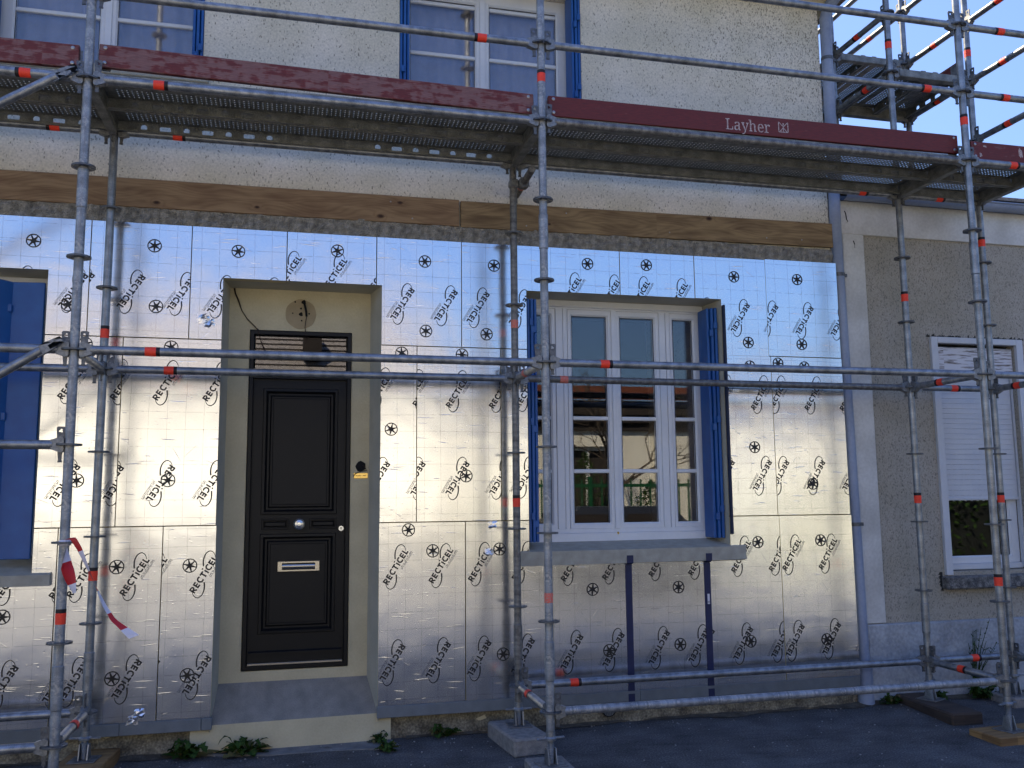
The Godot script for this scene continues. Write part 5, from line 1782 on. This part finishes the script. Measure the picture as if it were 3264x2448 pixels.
func base_jack(s: Node3D, x: float, z: float, foot: float, top: float, turn := 0.2) -> void:
	var o := part(s, "base_jack", boxm(M.galv2, V(-0.075, 0, -0.075), V(0.075, 0.006, 0.075), 0.002), Transform3D(Basis(Vector3.UP, turn), V(x, foot, z)))
	var sp := MB.new()
	var y := 0.006
	while y < top - foot + 0.01:
		sp.lathe(V(0, y, 0), [Vector2(0.0165, 0), Vector2(0.0195, 0.003), Vector2(0.0195, 0.006), Vector2(0.0165, 0.009)], 14)
		y += 0.009
	part(o, "spindle", sp.mesh(M.galv))
	for a in [-1, 1]:
		var f := MB.new()
		f.prism([Vector2(-0.035, 0.006), Vector2(0.035, 0.006), Vector2(0.016, 0.09), Vector2(-0.016, 0.09)], 0.024 * a - 0.003, 0.024 * a + 0.003)
		part(o, "fork_plate", f.mesh(M.galv), Transform3D(Basis(Vector3.UP, PI / 2), Vector3.ZERO))
	var nt := MB.new()
	nt.lathe(V(0, top - foot - 0.052, 0), [Vector2(0.018, 0), Vector2(0.034, 0.0), Vector2(0.034, 0.012), Vector2(0.027, 0.02), Vector2(0.026, 0.05), Vector2(0.018, 0.05)], 16)
	for a in [-1, 1]:
		nt.cbox(V(0.028 * a, top - foot - 0.050, -0.009), V(0.085 * a, top - foot - 0.039, 0.009), 0.003)
	part(o, "wing_nut", nt.mesh(M.galv))

func brace(s: Node3D, a: Vector3, b: Vector3) -> void:
	var m := MB.new()
	var d := (b - a).normalized()
	m.tube(a + d * 0.10, b - d * 0.10, RT, RT, 18)
	var o := part(s, "diagonal_brace", m.mesh(M.galv))
	for q in [[a, d], [b, -d]]:
		var e := MB.new()
		var dir: Vector3 = q[1]
		var side := dir.cross(Vector3.BACK).normalized()
		var p: Vector3 = q[0]
		var hi := V(0, 0, 0.012)
		for f in [1.0, -1.0]:
			var n: Vector3 = hi * f
			var pts := [p - dir * 0.015 - side * 0.016, p - dir * 0.02, p - dir * 0.015 + side * 0.016, p + dir * 0.06 + side * 0.026, p + dir * 0.13 + side * 0.024, p + dir * 0.13 - side * 0.024, p + dir * 0.06 - side * 0.026]
			for i in range(1, pts.size() - 1):
				e.tri(pts[0] + n, pts[i] + n, pts[i + 1] + n)
				e.tri(pts[0] + n, pts[i + 1] + n, pts[i] + n)
		part(o, "flattened_end", e.mesh(M.cast))

func u_transom(s: Node3D, a: Vector3, b: Vector3) -> void:
	var d := (b - a).normalized()
	var ln := (b - a).length()
	var bs := Basis(d, Vector3.UP, d.cross(Vector3.UP))
	var m := MB.new()
	m.cbox(V(0.07, -0.030, -0.027), V(ln - 0.07, -0.024, 0.027), 0.002)
	m.box(V(0.07, -0.024, -0.027), V(ln - 0.07, 0.030, -0.023))
	m.box(V(0.07, -0.024, 0.023), V(ln - 0.07, 0.030, 0.027))
	var o := part(s, "deck_transom", m.mesh(M.galv_deck), Transform3D(bs, a))
	for e in [0.0, 1.0]:
		var f := Transform3D(Basis(), Vector3.ZERO) if e == 0.0 else Transform3D(Basis(Vector3.UP, PI), V(ln, 0, 0))
		part(o, "wedge_head", head_mesh(), f)
		part(o, "wedge", wedge_mesh(), f)

# --- perforated steel planks
func deck_meshes(ln: float) -> Dictionary:
	var key := "deck%.3f" % ln
	if cache.has(key):
		return cache[key]
	var L := ln - 0.05
	var out := {}
	var sh := MB.new()
	var nx := int((L - 0.10) / 0.027)
	var nz := 10
	var x0 := (L - nx * 0.027) / 2
	var z0 := -nz * 0.027 / 2
	var q := 0.0036
	for i in nx:
		for j in nz:
			var x := x0 + i * 0.027; var z := z0 + j * 0.027
			var xe := x + 0.027; var ze := z + 0.027
			var cx := x + 0.0135; var cz := z + 0.0135
			if j == 4 or j == 5:
				sh.quad(V(x, 0, ze), V(xe, 0, ze), V(xe, 0, z), V(x, 0, z))
				continue
			var o := [V(x, 0, ze), V(xe, 0, ze), V(xe, 0, z), V(x, 0, z)]
			var n := [V(cx - q, 0.003, cz + q), V(cx + q, 0.003, cz + q), V(cx + q, 0.003, cz - q), V(cx - q, 0.003, cz - q)]
			for k in 4:
				sh.quad(o[k], o[(k + 1) % 4], n[(k + 1) % 4], n[k])
	sh.quad(V(0, 0, -z0), V(x0, 0, -z0), V(x0, 0, z0), V(0, 0, z0))
	sh.quad(V(L - x0, 0, -z0), V(L, 0, -z0), V(L, 0, z0), V(L - x0, 0, z0))
	for s in [-1.0, 1.0]:
		var a := minf(z0 * -s, 0.158 * s); var c := maxf(z0 * -s, 0.158 * s)
		sh.quad(V(0, 0, c), V(L, 0, c), V(L, 0, a), V(0, 0, a))
	out.sheet = sh.mesh(M.galv_deck)
	var fl := MB.new()
	var holes := []
	var n := 9 if ln > 3 else (7 if ln > 2 else 2)
	for i in n:
		holes.append([0.155 + i * 0.1265, i % 2])
		holes.append([L - 0.155 - i * 0.1265, i % 2])
	holes.sort_custom(func(p, r): return p[0] < r[0])
	var x := 0.0
	for hq in holes:
		var xa: float = hq[0] - 0.055
		if xa > x:
			fl.box(V(x, -0.062, -0.0015), V(xa, 0, 0.0015))
		var rx := 0.036 if hq[1] == 1 else 0.020
		var ry := 0.0155 if hq[1] == 1 else 0.0175
		var hole := func(a: float) -> float:
			if rx < 0.03:
				return rx * 0.95 if sin(a) > -0.5 else 0.011 / maxf(absf(sin(a)), 0.5)
			return minf(rx / maxf(absf(cos(a)), 0.05), ry / maxf(absf(sin(a)), 0.05)) * 0.93
		fl.holed([Vector2(xa, -0.062), Vector2(xa + 0.11, -0.062), Vector2(xa + 0.11, 0), Vector2(xa, 0)], Vector2(hq[0], -0.033), hole, -0.0015, 0.0015, 20)
		x = xa + 0.11
	fl.box(V(x, -0.062, -0.0015), V(L, 0, 0.0015))
	fl.box(V(0, -0.0635, -0.0015), V(L, -0.062, 0.018))
	out.flange = fl.mesh(M.galv_deck)
	var pf := MB.new()
	pf.box(V(0, -0.062, -0.0015), V(L, 0, 0.0015))
	pf.box(V(0, -0.0635, -0.0015), V(L, -0.062, 0.018))
	out.plain = pf.mesh(M.galv_deck)
	var ec := MB.new()
	ec.box(V(0, -0.055, -0.152), V(0.004, -0.001, 0.152))
	for s in [-0.11, 0.11]:
		ec.cbox(V(-0.03, -0.045, s - 0.022), V(-0.0005, -0.002, s + 0.022), 0.004)
	out.cap = ec.mesh(M.galv_deck)
	cache[key] = out
	return out

# plank from a towards dir; a is the point on the axis of the first transom, top of the deck 55 mm above it
func plank(a: Vector3, dir: Vector3, ln: float, label: String, group: String, left := true, right := true) -> void:
	var t := thing("deck_plank", label, "deck plank", a + dir * 0.025 + V(0, 0.055, 0), group)
	t.basis = Basis(dir, Vector3.UP, dir.cross(Vector3.UP))
	var d := deck_meshes(ln)
	part(t, "perforated_sheet", d.sheet)
	part(t, "side_flange", d.flange if left else d.plain, Transform3D(Basis(), V(0, 0, -0.158)))
	part(t, "side_flange", d.flange if right else d.plain, Transform3D(Basis(Vector3.UP, PI), V(ln - 0.05, 0, 0.158)))
	part(t, "end_cap", d.cap, Transform3D(Basis(), V(0.001, 0, 0)))
	part(t, "end_cap", d.cap, Transform3D(Basis(Vector3.UP, PI), V(ln - 0.051, 0, 0)))

func toe_board(p: Vector3, ln: float, tilt: float, m: String, label: String, yaw := 0.0) -> Node3D:
	var t := thing("toe_board", label, "toe board", p, "dark red toe boards")
	t.basis = Basis(Vector3.UP, yaw) * Basis(Vector3.BACK, tilt)
	part(t, "board", boxm(M[m], V(-ln / 2, -0.066, -0.015), V(ln / 2, 0.066, 0.015), 0.003))
	for s in [-1, 1]:
		part(t, "end_bracket", boxm(M.galv, V(s * (ln / 2 - 0.06), -0.075, -0.022), V(s * (ln / 2 + 0.012), 0.05, -0.0155), 0.002))
		for y in [-0.042, 0.045]:
			var b := MB.new()
			b.lathe(Vector3.ZERO, [Vector2(0.011, 0), Vector2(0.010, 0.004), Vector2(0.005, 0.006), Vector2(0, 0.006)], 12)
			part(t, "bolt", b.mesh(M.bolt), Transform3D(Basis(Vector3.RIGHT, PI / 2), V(s * (ln / 2 - 0.032), y, 0.015)))
	return t

func build_scaffold() -> void:
	var s := thing("scaffold", "galvanised tube scaffold with orange tape bands in front of the foil-clad house", "scaffold")
	var P := func(x: float, k: float, z: float) -> Vector3: return V(x, k * PITCH, z)
	var yb := -3.60
	# standards
	standard(s, X0, 0, yb, 2.8, -7, 5)
	standard(s, X0, ZI, yb, 2.8, -7, 5)
	standard(s, X1, 0, yb, 2.8, -7, 5, [-2.878], [], "galv_flecked", [-0.62, -3.22])
	standard(s, X1, ZI, yb, 0.04, -7, 0, [-1.282, -2.725], [], "galv", [-3.27])
	standard(s, X2, 0, yb, 2.8, -7, 5, [0.281], [-2.865], "galv_flecked", [-0.70, -3.22])
	standard(s, X2, ZI, yb, 0.04, -7, 0, [-2.326], [-1.129], "galv2", [-3.22])
	standard(s, X3, 0, yb, 2.8, -7, 5, [0.289, -2.869], [], "galv", [-0.7])
	standard(s, X3, ZI, yb, 2.8, -7, 5, [-0.81, -2.335, 1.23], [], "galv", [-3.2])
	standard(s, X4, 0, yb, 2.8, -7, 5)
	standard(s, X4, ZI, yb, 2.8, -7, 5, [-0.338, -2.339, 1.244])
	# front ledgers and guard rails
	for k in [2, 1, 0, -3, -4, -7]:
		ledger(s, P.call(X1, k, 0), P.call(X0, k, 0), [0.316] if k == 0 else [])
	ledger(s, P.call(X1, 2, 0), P.call(X2, 2, 0), [2.2])
	ledger(s, P.call(X1, 1, 0), P.call(X2, 1, 0), [-2.194])
	ledger(s, P.call(X1, 0, 0), P.call(X2, 0, 0), [0.363])
	ledger(s, P.call(X1, -3, 0), P.call(X2, -3, 0), [0.377])
	ledger(s, P.call(X2, 2, 0), P.call(X3, 2, 0), [0.4])
	ledger(s, P.call(X2, 1, 0), P.call(X3, 1, 0), [-2.78])
	ledger(s, P.call(X2, 0, 0), P.call(X3, 0, 0), [], "ledger", false, "galv2")
	ledger(s, P.call(X2, -3, 0), P.call(X3, -3, 0), [0.372])
	ledger(s, P.call(X2, -7, 0), P.call(X3, -7, 0), [], "ledger", false, "galv_flecked")
	for k in [2, 1, 0, -3]:
		ledger(s, P.call(X3, k, 0), P.call(X4, k, 0), [-0.36] if k > 0 else ([0.38] if k == 0 else []))
	# inner ledgers
	for k in [0, -3, -7]:
		ledger(s, P.call(X1, k, ZI), P.call(X0, k, ZI), [0.34] if k == 0 else [])
	ledger(s, P.call(X1, 0, ZI), P.call(X2, 0, ZI), [0.378])
	ledger(s, P.call(X1, -3, ZI), P.call(X2, -3, ZI), [0.379])
	ledger(s, P.call(X2, 0, ZI), P.call(X3, 0, ZI), [2.751])
	ledger(s, P.call(X2, -3, ZI), P.call(X3, -3, ZI), [0.339], "ledger", true, "galv2")
	ledger(s, P.call(X2, -7, ZI), P.call(X3, -7, ZI), [0.375])
	ledger(s, P.call(X3, 0, ZI), P.call(X4, 0, ZI), [0.366])
	ledger(s, P.call(X3, -3, ZI), P.call(X4, -3, ZI), [0.379])
	ledger(s, P.call(X3, -7, ZI), P.call(X4, -7, ZI), [0.394])
	# transoms
	for q in [[X0, []], [X1, [-0.41]], [X2, [-0.465]], [X3, [-0.386]], [X4, []]]:
		ledger(s, P.call(q[0], -7, 0), P.call(q[0], -7, ZI), q[1], "transom")
	for q in [[X0, []], [X1, []], [X2, [-0.449]], [X3, [0.399]], [X4, [0.475]]]:
		ledger(s, P.call(q[0], -3, 0), P.call(q[0], -3, ZI), q[1], "transom", q[0] == X2)
	for x in [X0, X1, X2, X3, X4]:
		u_transom(s, P.call(x, 0, 0), P.call(x, 0, ZI))
	for k in [1, 2, 3]:
		ledger(s, P.call(X4, k, 0), P.call(X4, k, ZI), [0.36], "transom")
	# diagonal braces of the bay at the blue shutter
	brace(s, V(X1 - 0.07, 0.035, 0.035), V(X0 + 0.07, -1.93, 0.035))
	brace(s, V(X1 - 0.07, -1.46, 0.035), V(X0 + 0.07, -3.43, 0.035))
	# wall tie clamped to the inner standard
	var wt := MB.new()
	wt.tube(V(0.05, -0.145, -0.42), V(0.075, -0.145, -0.95), RT, RT, 16)
	var tie := part(s, "wall_tie", wt.mesh(M.galv2))
	var hk := MB.new()
	hk.path_tube([V(0.075, -0.145, -0.95), V(0.078, -0.16, -0.97), V(0.078, -0.20, -0.965)], 0.008, 8)
	part(tie, "hook", hk.mesh(M.rosette))
	part(tie, "coupler", boxm(M.cast, V(-0.032, -0.175, -0.768), V(0.034, -0.115, -0.696), 0.012))
	part(tie, "coupler", boxm(M.cast, V(0.030, -0.180, -0.745), V(0.098, -0.110, -0.665), 0.012))
	part(tie, "marker_tape", tape_mesh(true), Transform3D(Basis(Vector3.UP, PI / 2), V(0.066, -0.145, -0.76)))
	# feet
	for q in [[X0, 0.0, -3.80], [X0, ZI, -3.78], [X1, 0.0, -3.785], [X1, ZI, -3.765], [X2, 0.0, -3.785], [X2, ZI, -3.745], [X3, 0.0, -3.81], [X3, ZI, -3.77], [X4, 0.0, -3.80], [X4, ZI, -3.78]]:
		base_jack(s, q[0], q[1], q[2], yb, 0.15 + 0.3 * sin(q[0] * 5.0 + q[1]))
	rebase(s, V(0, -3.80, -0.36))
	# planks
	var gp := "perforated steel planks of the working deck"
	for q in [[X0, 3.072, "over the left window with the blue shutter"], [X1, 2.572, "over the black front door"], [X2, 3.072, "over the ground-floor window with white frames"], [X3, 0.732, "over the neighbour's roller shutter"]]:
		plank(V(q[0], 0, -0.201), Vector3.RIGHT, q[1], "perforated steel deck plank %s, on the street side" % q[2], gp, true, false)
		plank(V(q[0], 0, -0.531), Vector3.RIGHT, q[1], "perforated steel deck plank %s, on the wall side" % q[2], gp, q[0] < -1.0, false)
	# toe boards
	toe_board(V(-4.10, 0.135, -0.045), 2.93, 0.002, "toe_worn2", "scuffed dark red toe board above the blue shutter, next to the brace")
	toe_board(V(-1.29, 0.138, -0.045), 2.49, -0.0155, "toe_worn", "badly scuffed dark red toe board above the black front door")
	var tl := toe_board(V(1.545, 0.125, -0.045), 2.985, 0.003, "toe_clean", "clean dark red toe board with white lettering above the ground-floor window")
	var ts := toe_board(V(3.46, 0.100, -0.045), 0.63, 0.0, "toe_splash", "short dark red toe board with white paint splashes beyond the lettered one")
	var sr := RandomNumberGenerator.new()
	sr.seed = 8
	for q in [[0.10, 0.01, 0.02, 0.05], [0.20, -0.01, 0.05, 0.05], [0.235, 0.03, 0.03, 0.03], [-0.24, -0.03, 0.015, 0.02], [-0.20, 0.035, 0.02, 0.01]]:
		var poly := []
		for k in 14:
			poly.append(Vector2(q[0], q[1]) + Vector2.from_angle(TAU * k / 14) * Vector2(q[2], q[3]) * sr.randf_range(0.45, 1.0))
		var pb2 := MB.new()
		pb2.prism(poly, 0.0152, 0.0158)
		part(ts, "paint_splash", pb2.mesh(M.white_paint))
	var tm := TextMesh.new()
	tm.text = "Layher"
	var fnt := SystemFont.new()
	fnt.font_names = PackedStringArray(["Droid Serif"])
	tm.font = fnt
	tm.font_size = 64
	tm.pixel_size = 0.104 / 64
	tm.depth = 0.0008
	tm.material = M.white_paint
	var to := part(tl, "lettering", tm, Transform3D(Basis().scaled(V(0.92, 1, 1)), V(1.415 - 1.545, -0.010, 0.0158)))
	var em := []
	for q in [[[-1, -1], [1, -1]], [[1, -1], [1, 1]], [[-1, 1], [-1, -1]], [[-1, 1], [0, 0.1]], [[1, 1], [0, 0.1]], [[0, 0.1], [0, -1]], [[0, -0.1], [-0.8, -1]], [[0, -0.1], [0.8, -1]], [[-0.12, 0.62], [0.12, 0.62]]]:
		bar(em, Vector2(q[0][0], q[0][1]) * 0.034, Vector2(q[1][0], q[1][1]) * 0.034, 0.006 if q[0][1] != 0.62 else 0.014)
	var eb := MB.new()
	for t in em:
		clipped(eb, t, [-1.0, 1.0, -1.0, 1.0], 0.0, Vector2.ZERO)
	part(tl, "emblem", eb.mesh(M.white_paint), Transform3D(Basis(), V(1.675 - 1.545, 0.004, 0.0158)))
	build_gable_scaffold()
	# what the feet stand on
	single("sole_block", boxm(M.block, V(-0.115, GY - 0.02, -0.16), V(0.115, -3.785, 0.17), 0.008), "pale concrete block under the scaffold foot in front of the window's left side", "block")
	single("sole_block", boxm(M.block, V(-0.125, -0.06, -0.25), V(0.125, 0.05, 0.25), 0.012), "pale stone block under the scaffold foot against the wall between door and window", "block", V(-0.02, -3.795, -0.66)).rotate_y(0.12)
	single("sole_timber", boxm(M.timber, V(-0.20, -0.04, -0.13), V(0.32, 0.04, 0.13), 0.006), "yellowish timber block under the outer scaffold foot before the neighbour's window", "timber", V(3.06, -3.85, 0.01)).rotate_y(0.05)
	single("sole_timber", boxm(M.timber_old, V(-0.12, -0.06, -0.32), V(0.12, 0.04, 0.33), 0.012), "dark old timber under the inner scaffold foot beside the downpipe", "timber", V(3.045, -3.81, -0.64)).rotate_y(-0.06)
	single("sole_timber", boxm(M.timber, V(-0.13, -0.06, -0.28), V(0.13, 0.04, 0.26), 0.006), "timber block with ochre side under the inner scaffold foot left of the door", "timber", V(X1, -3.805, -0.72)).rotate_y(-0.1)
	single("sole_block", boxm(M.block, V(-0.12, -0.06, -0.13), V(0.12, 0.04, 0.15), 0.008), "grey block under the outer scaffold foot left of the door", "block", V(X1, -3.825, 0.0))
	single("sole_block", boxm(M.block, V(-0.12, -0.06, -0.12), V(0.12, 0.03, 0.12), 0.008), "grey block under the outer foot of the scaffold's last frame beyond the neighbour's window", "block", V(X4, -3.83, 0.0))
	single("sole_block", boxm(M.block, V(-0.12, -0.06, -0.12), V(0.12, 0.03, 0.12), 0.008), "grey block under the inner foot of the scaffold's last frame at the neighbour's wall", "block", V(X4, -3.81, ZI))
	single("sole_block", boxm(M.block, V(-0.12, -0.06, -0.12), V(0.12, 0.03, 0.12), 0.008), "grey block under the outer foot of the scaffold frame beyond the blue shutter", "block", V(X0, -3.83, 0.0))
	single("sole_block", boxm(M.block, V(-0.12, -0.06, -0.12), V(0.12, 0.03, 0.12), 0.008), "grey block under the inner foot of the scaffold frame beyond the blue shutter", "block", V(X0, -3.81, ZI))

func build_gable_scaffold() -> void:
	var s := thing("gable_scaffold", "higher scaffold bays at the gable end, standing over the neighbour's roof against the sky", "scaffold")
	var zc := ZG - 2.572
	standard(s, X3, ZG, 0.34, 3.3, 1, 6)
	standard(s, X4, ZG, 0.34, 3.3, 1, 6)
	standard(s, X3, zc, 1.22, 4.0, 3, 7)
	standard(s, X4, zc, 1.22, 4.0, 3, 7)
	for q in [[X3, ZI, ZG, 3, 0.37], [X3, ZI, ZG, 4, 0.3], [X4, ZI, ZG, 3, 0.35], [X4, ZI, ZG, 4, 0.4], [X4, ZI, ZG, 2, 0.35], [X3, ZI, ZG, 2, 0.3], [X4, ZG, zc, 4, 0.45], [X4, ZG, zc, 5, 0.45], [X3, ZG, zc, 5, 0.5], [X4, ZG, zc, 3, 0.5], [X3, ZG, zc, 3, 0.5]]:
		ledger(s, V(q[0], q[3] * 0.5, q[1]), V(q[0], q[3] * 0.5, q[2]), [q[4]])
	for q in [[ZI, 2], [ZG, 2], [ZG, 3], [zc, 3]]:
		u_transom(s, V(X3, q[1] * 0.5, q[0]), V(X4, q[1] * 0.5, q[0]))
	for x in [X3, X4]:
		part(s, "foot_plate", boxm(M.galv2, V(x - 0.075, 0.30, ZG - 0.075), V(x + 0.075, 0.34, ZG + 0.075), 0.003))
		part(s, "foot_plate", boxm(M.galv2, V(x - 0.075, 1.18, zc - 0.075), V(x + 0.075, 1.22, zc + 0.075), 0.003))
	rebase(s, V(3.44, 0.34, -2.5))
	for q in [[3.273, "next to the house gable"], [3.603, "away from the house gable"]]:
		plank(V(q[0], 1.0, ZI), V(0, 0, -1), 0.732, "short steel plank of the gable scaffold, %s" % q[1], "planks of the gable scaffold")
		plank(V(q[0], 1.5, ZG), V(0, 0, -1), 2.572, "long steel plank of the highest gable deck, %s" % q[1], "planks of the gable scaffold")
	toe_board(V(3.77, 1.13, -1.10), 0.60, 0.0, "toe_worn2", "short red toe board on the gable deck seen against the sky", PI / 2)


# ------------------------------------------------------------------ small things
func build_small() -> void:
	# red and white barrier tape knotted round the standard left of the door
	var t := thing("warning_tape", "red and white barrier tape knotted to the scaffold left of the door", "tape", V(X1, -2.5, 0.03))
	var ribbon := func(pts: Array, widths: Array, flip: int) -> void:
		var red := MB.new()
		var white := MB.new()
		var acc := 0.0
		var n := 40
		var cv := Curve3D.new()
		for p in pts:
			cv.add_point(p)
		for i in pts.size():
			var d: Vector3 = (pts[mini(i + 1, pts.size() - 1)] - pts[maxi(i - 1, 0)]) * 0.2
			cv.set_point_in(i, -d); cv.set_point_out(i, d)
		var total := cv.get_baked_length()
		var last: Vector3 = pts[0]
		var lw := V(0.01, 0.01, 0)
		for i in n + 1:
			var u := float(i) / n
			var p := cv.sample_baked(u * total)
			var wd: float = lerpf(widths[int(u * (widths.size() - 1))], widths[mini(int(u * (widths.size() - 1)) + 1, widths.size() - 1)], fmod(u * (widths.size() - 1), 1.0))
			var tw := u * 3.0 + flip
			var side := (V(1, 0.35, 0) * cos(tw) + V(0, 0, 1) * sin(tw)).normalized() * wd / 2
			if i > 0:
				acc += (p - last).length()
				var b: MB = red if int(acc / 0.115) % 2 == flip else white
				b.quad(last - lw, p - side, p + side, last + lw)
			last = p
			lw = side
		var m := ArrayMesh.new()
		red.into(m, M.rw_red)
		white.into(m, M.rw_white)
		part(t, "tail", m)
	ribbon.call([V(0.02, 0.02, 0.0), V(0.049, 0.022, 0.02), V(0.082, -0.03, 0.025), V(0.125, -0.124, 0.03), V(0.162, -0.206, 0.03), V(0.21, -0.311, 0.03), V(0.257, -0.389, 0.03), V(0.36, -0.478, 0.03)], [0.03, 0.03, 0.028, 0.03, 0.034, 0.026, 0.03, 0.05], 0)
	ribbon.call([V(0.02, 0.01, 0.01), V(0.026, -0.04, 0.03), V(0.030, -0.12, 0.035), V(0.05, -0.18, 0.035), V(0.072, -0.25, 0.035)], [0.02, 0.045, 0.06, 0.05, 0.03], 1)
	var kn := MB.new()
	kn.lathe(V(0, -0.005, -0.03), [Vector2(0.0255, -0.012), Vector2(0.031, -0.006), Vector2(0.030, 0.010), Vector2(0.0255, 0.018)], 16)
	part(t, "knot", kn.mesh(M.rw_white))
	# weeds along the foot of the walls
	weed(V(-2.02, 0, -0.90), 0.17, 15, 1, "leafy dandelion at the wall left of the doorstep")
	weed(V(-1.70, 0, -0.885), 0.19, 18, 2, "larger dandelion with toothed leaves before the doorstep")
	weed(V(-0.885, 0, -0.895), 0.11, 14, 3, "small round-leaved weed at the right end of the doorstep")
	weed(V(-0.46, 0, -0.93), 0.13, 16, 4, "small green weed at the wall right of the doorstep")
	weed(V(-0.84, 0, -0.72), 0.10, 26, 5, "flat tuft of moss and grass on the apron edge")
	weed(V(2.86, 0, -0.91), 0.12, 18, 6, "round green clump at the foot of the downpipe")
	weed(V(3.24, 0, -0.92), 0.13, 18, 7, "round green clump between downpipe and neighbour's window")
	weed(V(3.66, 0, -0.92), 0.17, 20, 8, "green clump at the neighbour's wall under its window")
	tall_weed(V(3.62, -3.83, -0.93))
	# loose grit on the asphalt
	var st := MB.new()
	st.cbox(V(-0.5, 0, -0.5), V(0.5, 0.6, 0.5), 0.2)
	var mm := MultiMesh.new()
	mm.transform_format = MultiMesh.TRANSFORM_3D
	mm.mesh = st.mesh(tri_mat(mottled(120, 128, 0.05, 0.2, Color(0.42, 0.41, 0.40), Color(0.72, 0.71, 0.69), 0.5, 2.0), 30.0, 0.9))
	mm.instance_count = 420
	for i in 420:
		var x := rng.randf_range(-3.2, 4.0)
		var z := -0.90 + pow(rng.randf(), 1.8) * 2.6
		var sz := rng.randf_range(0.003, 0.011)
		mm.set_instance_transform(i, Transform3D(Basis(Vector3.UP, rng.randf() * TAU).scaled(V(sz, sz, sz * rng.randf_range(0.6, 1.4))), V(x, gh(x, z), z)))
	var gi := MultiMeshInstance3D.new()
	gi.name = "grit"
	gi.multimesh = mm
	add_child(gi)
	tag(gi, "loose pale grit scattered on the asphalt", "grit")
	gi.set_meta("kind", "stuff")

func weed(at: Vector3, size: float, n: int, sd: int, label: String) -> void:
	at.y = gh(at.x, at.z)
	var t := thing("weed", label, "weed", at, "weeds along the foot of the walls")
	var r := RandomNumberGenerator.new()
	r.seed = sd * 31
	n = n * 2
	for i in n:
		var a := TAU * i / n * 2.0 + r.randf_range(-0.5, 0.5)
		var ln := size * r.randf_range(0.35, 1.0) * (1.0 if i < n / 2 else 0.7)
		var rise := r.randf_range(0.15, 0.7) if i < n / 2 else r.randf_range(0.8, 1.7)
		var d := V(cos(a), 0, sin(a) * 0.8)
		if d.z < 0:
			d.z *= 0.35
		var side := V(-sin(a), r.randf_range(-0.5, 0.5), cos(a)).normalized()
		var o := V(r.randf_range(-0.25, 0.25), 0, r.randf_range(0, 0.12)) * size
		var b := MB.new()
		var seg := 9
		var prev := []
		var droop := r.randf_range(1.7, 2.8)
		var wide := r.randf_range(0.16, 0.30)
		for k in seg + 1:
			var u := float(k) / seg
			var p := o + d * ln * u + V(0, ln * rise * sin(u * droop) * 0.6, 0) + side * 0.06 * ln * sin(u * 5.0 + i)
			var w := ln * wide * (0.18 + sin(PI * clampf(u * 0.9 + 0.02, 0, 1))) * (1.0 if k % 2 == 0 else 0.45)
			if k == seg:
				w = 0.001
			var cur := [p - side * w + V(0, w * 0.35, 0), p, p + side * w + V(0, w * 0.35, 0)]
			if k > 0:
				b.quad(prev[0], prev[1], cur[1], cur[0])
				b.quad(prev[1], prev[2], cur[2], cur[1])
			prev = cur
		part(t, "leaf", b.mesh(M.leaf if r.randf() < 0.75 else M.leaf_dry))

func tall_weed(at: Vector3) -> void:
	var t := thing("weed", "tall thin weed with bare stalks against the neighbour's plinth", "weed", at, "weeds along the foot of the walls")
	var r := RandomNumberGenerator.new()
	r.seed = 77
	for i in 11:
		var b := MB.new()
		var top := V(r.randf_range(-0.18, 0.2), r.randf_range(0.35, 0.6), r.randf_range(0.0, 0.08))
		b.path_tube([V(r.randf_range(-0.02, 0.02), 0, 0), top * V(0.4, 0.6, 0.5), top], [0.004, 0.003, 0.0015], 5)
		part(t, "stalk", b.mesh(M.leaf))
		var lf := MB.new()
		for k in 12:
			var u := r.randf_range(0.25, 1.0)
			var p := top * V(0.4, 0.6, 0.5) * minf(u * 2, 1.0) if u < 0.5 else (top * V(0.4, 0.6, 0.5)).lerp(top, u * 2 - 1)
			var d := V(r.randfn(), r.randfn(0.3, 0.5), absf(r.randfn())).normalized()
			var e := d.cross(Vector3.UP).normalized() * 0.006
			lf.quad(p, p + d * 0.02 - e, p + d * 0.045, p + d * 0.02 + e)
		part(t, "leaves", lf.mesh(M.leaf))
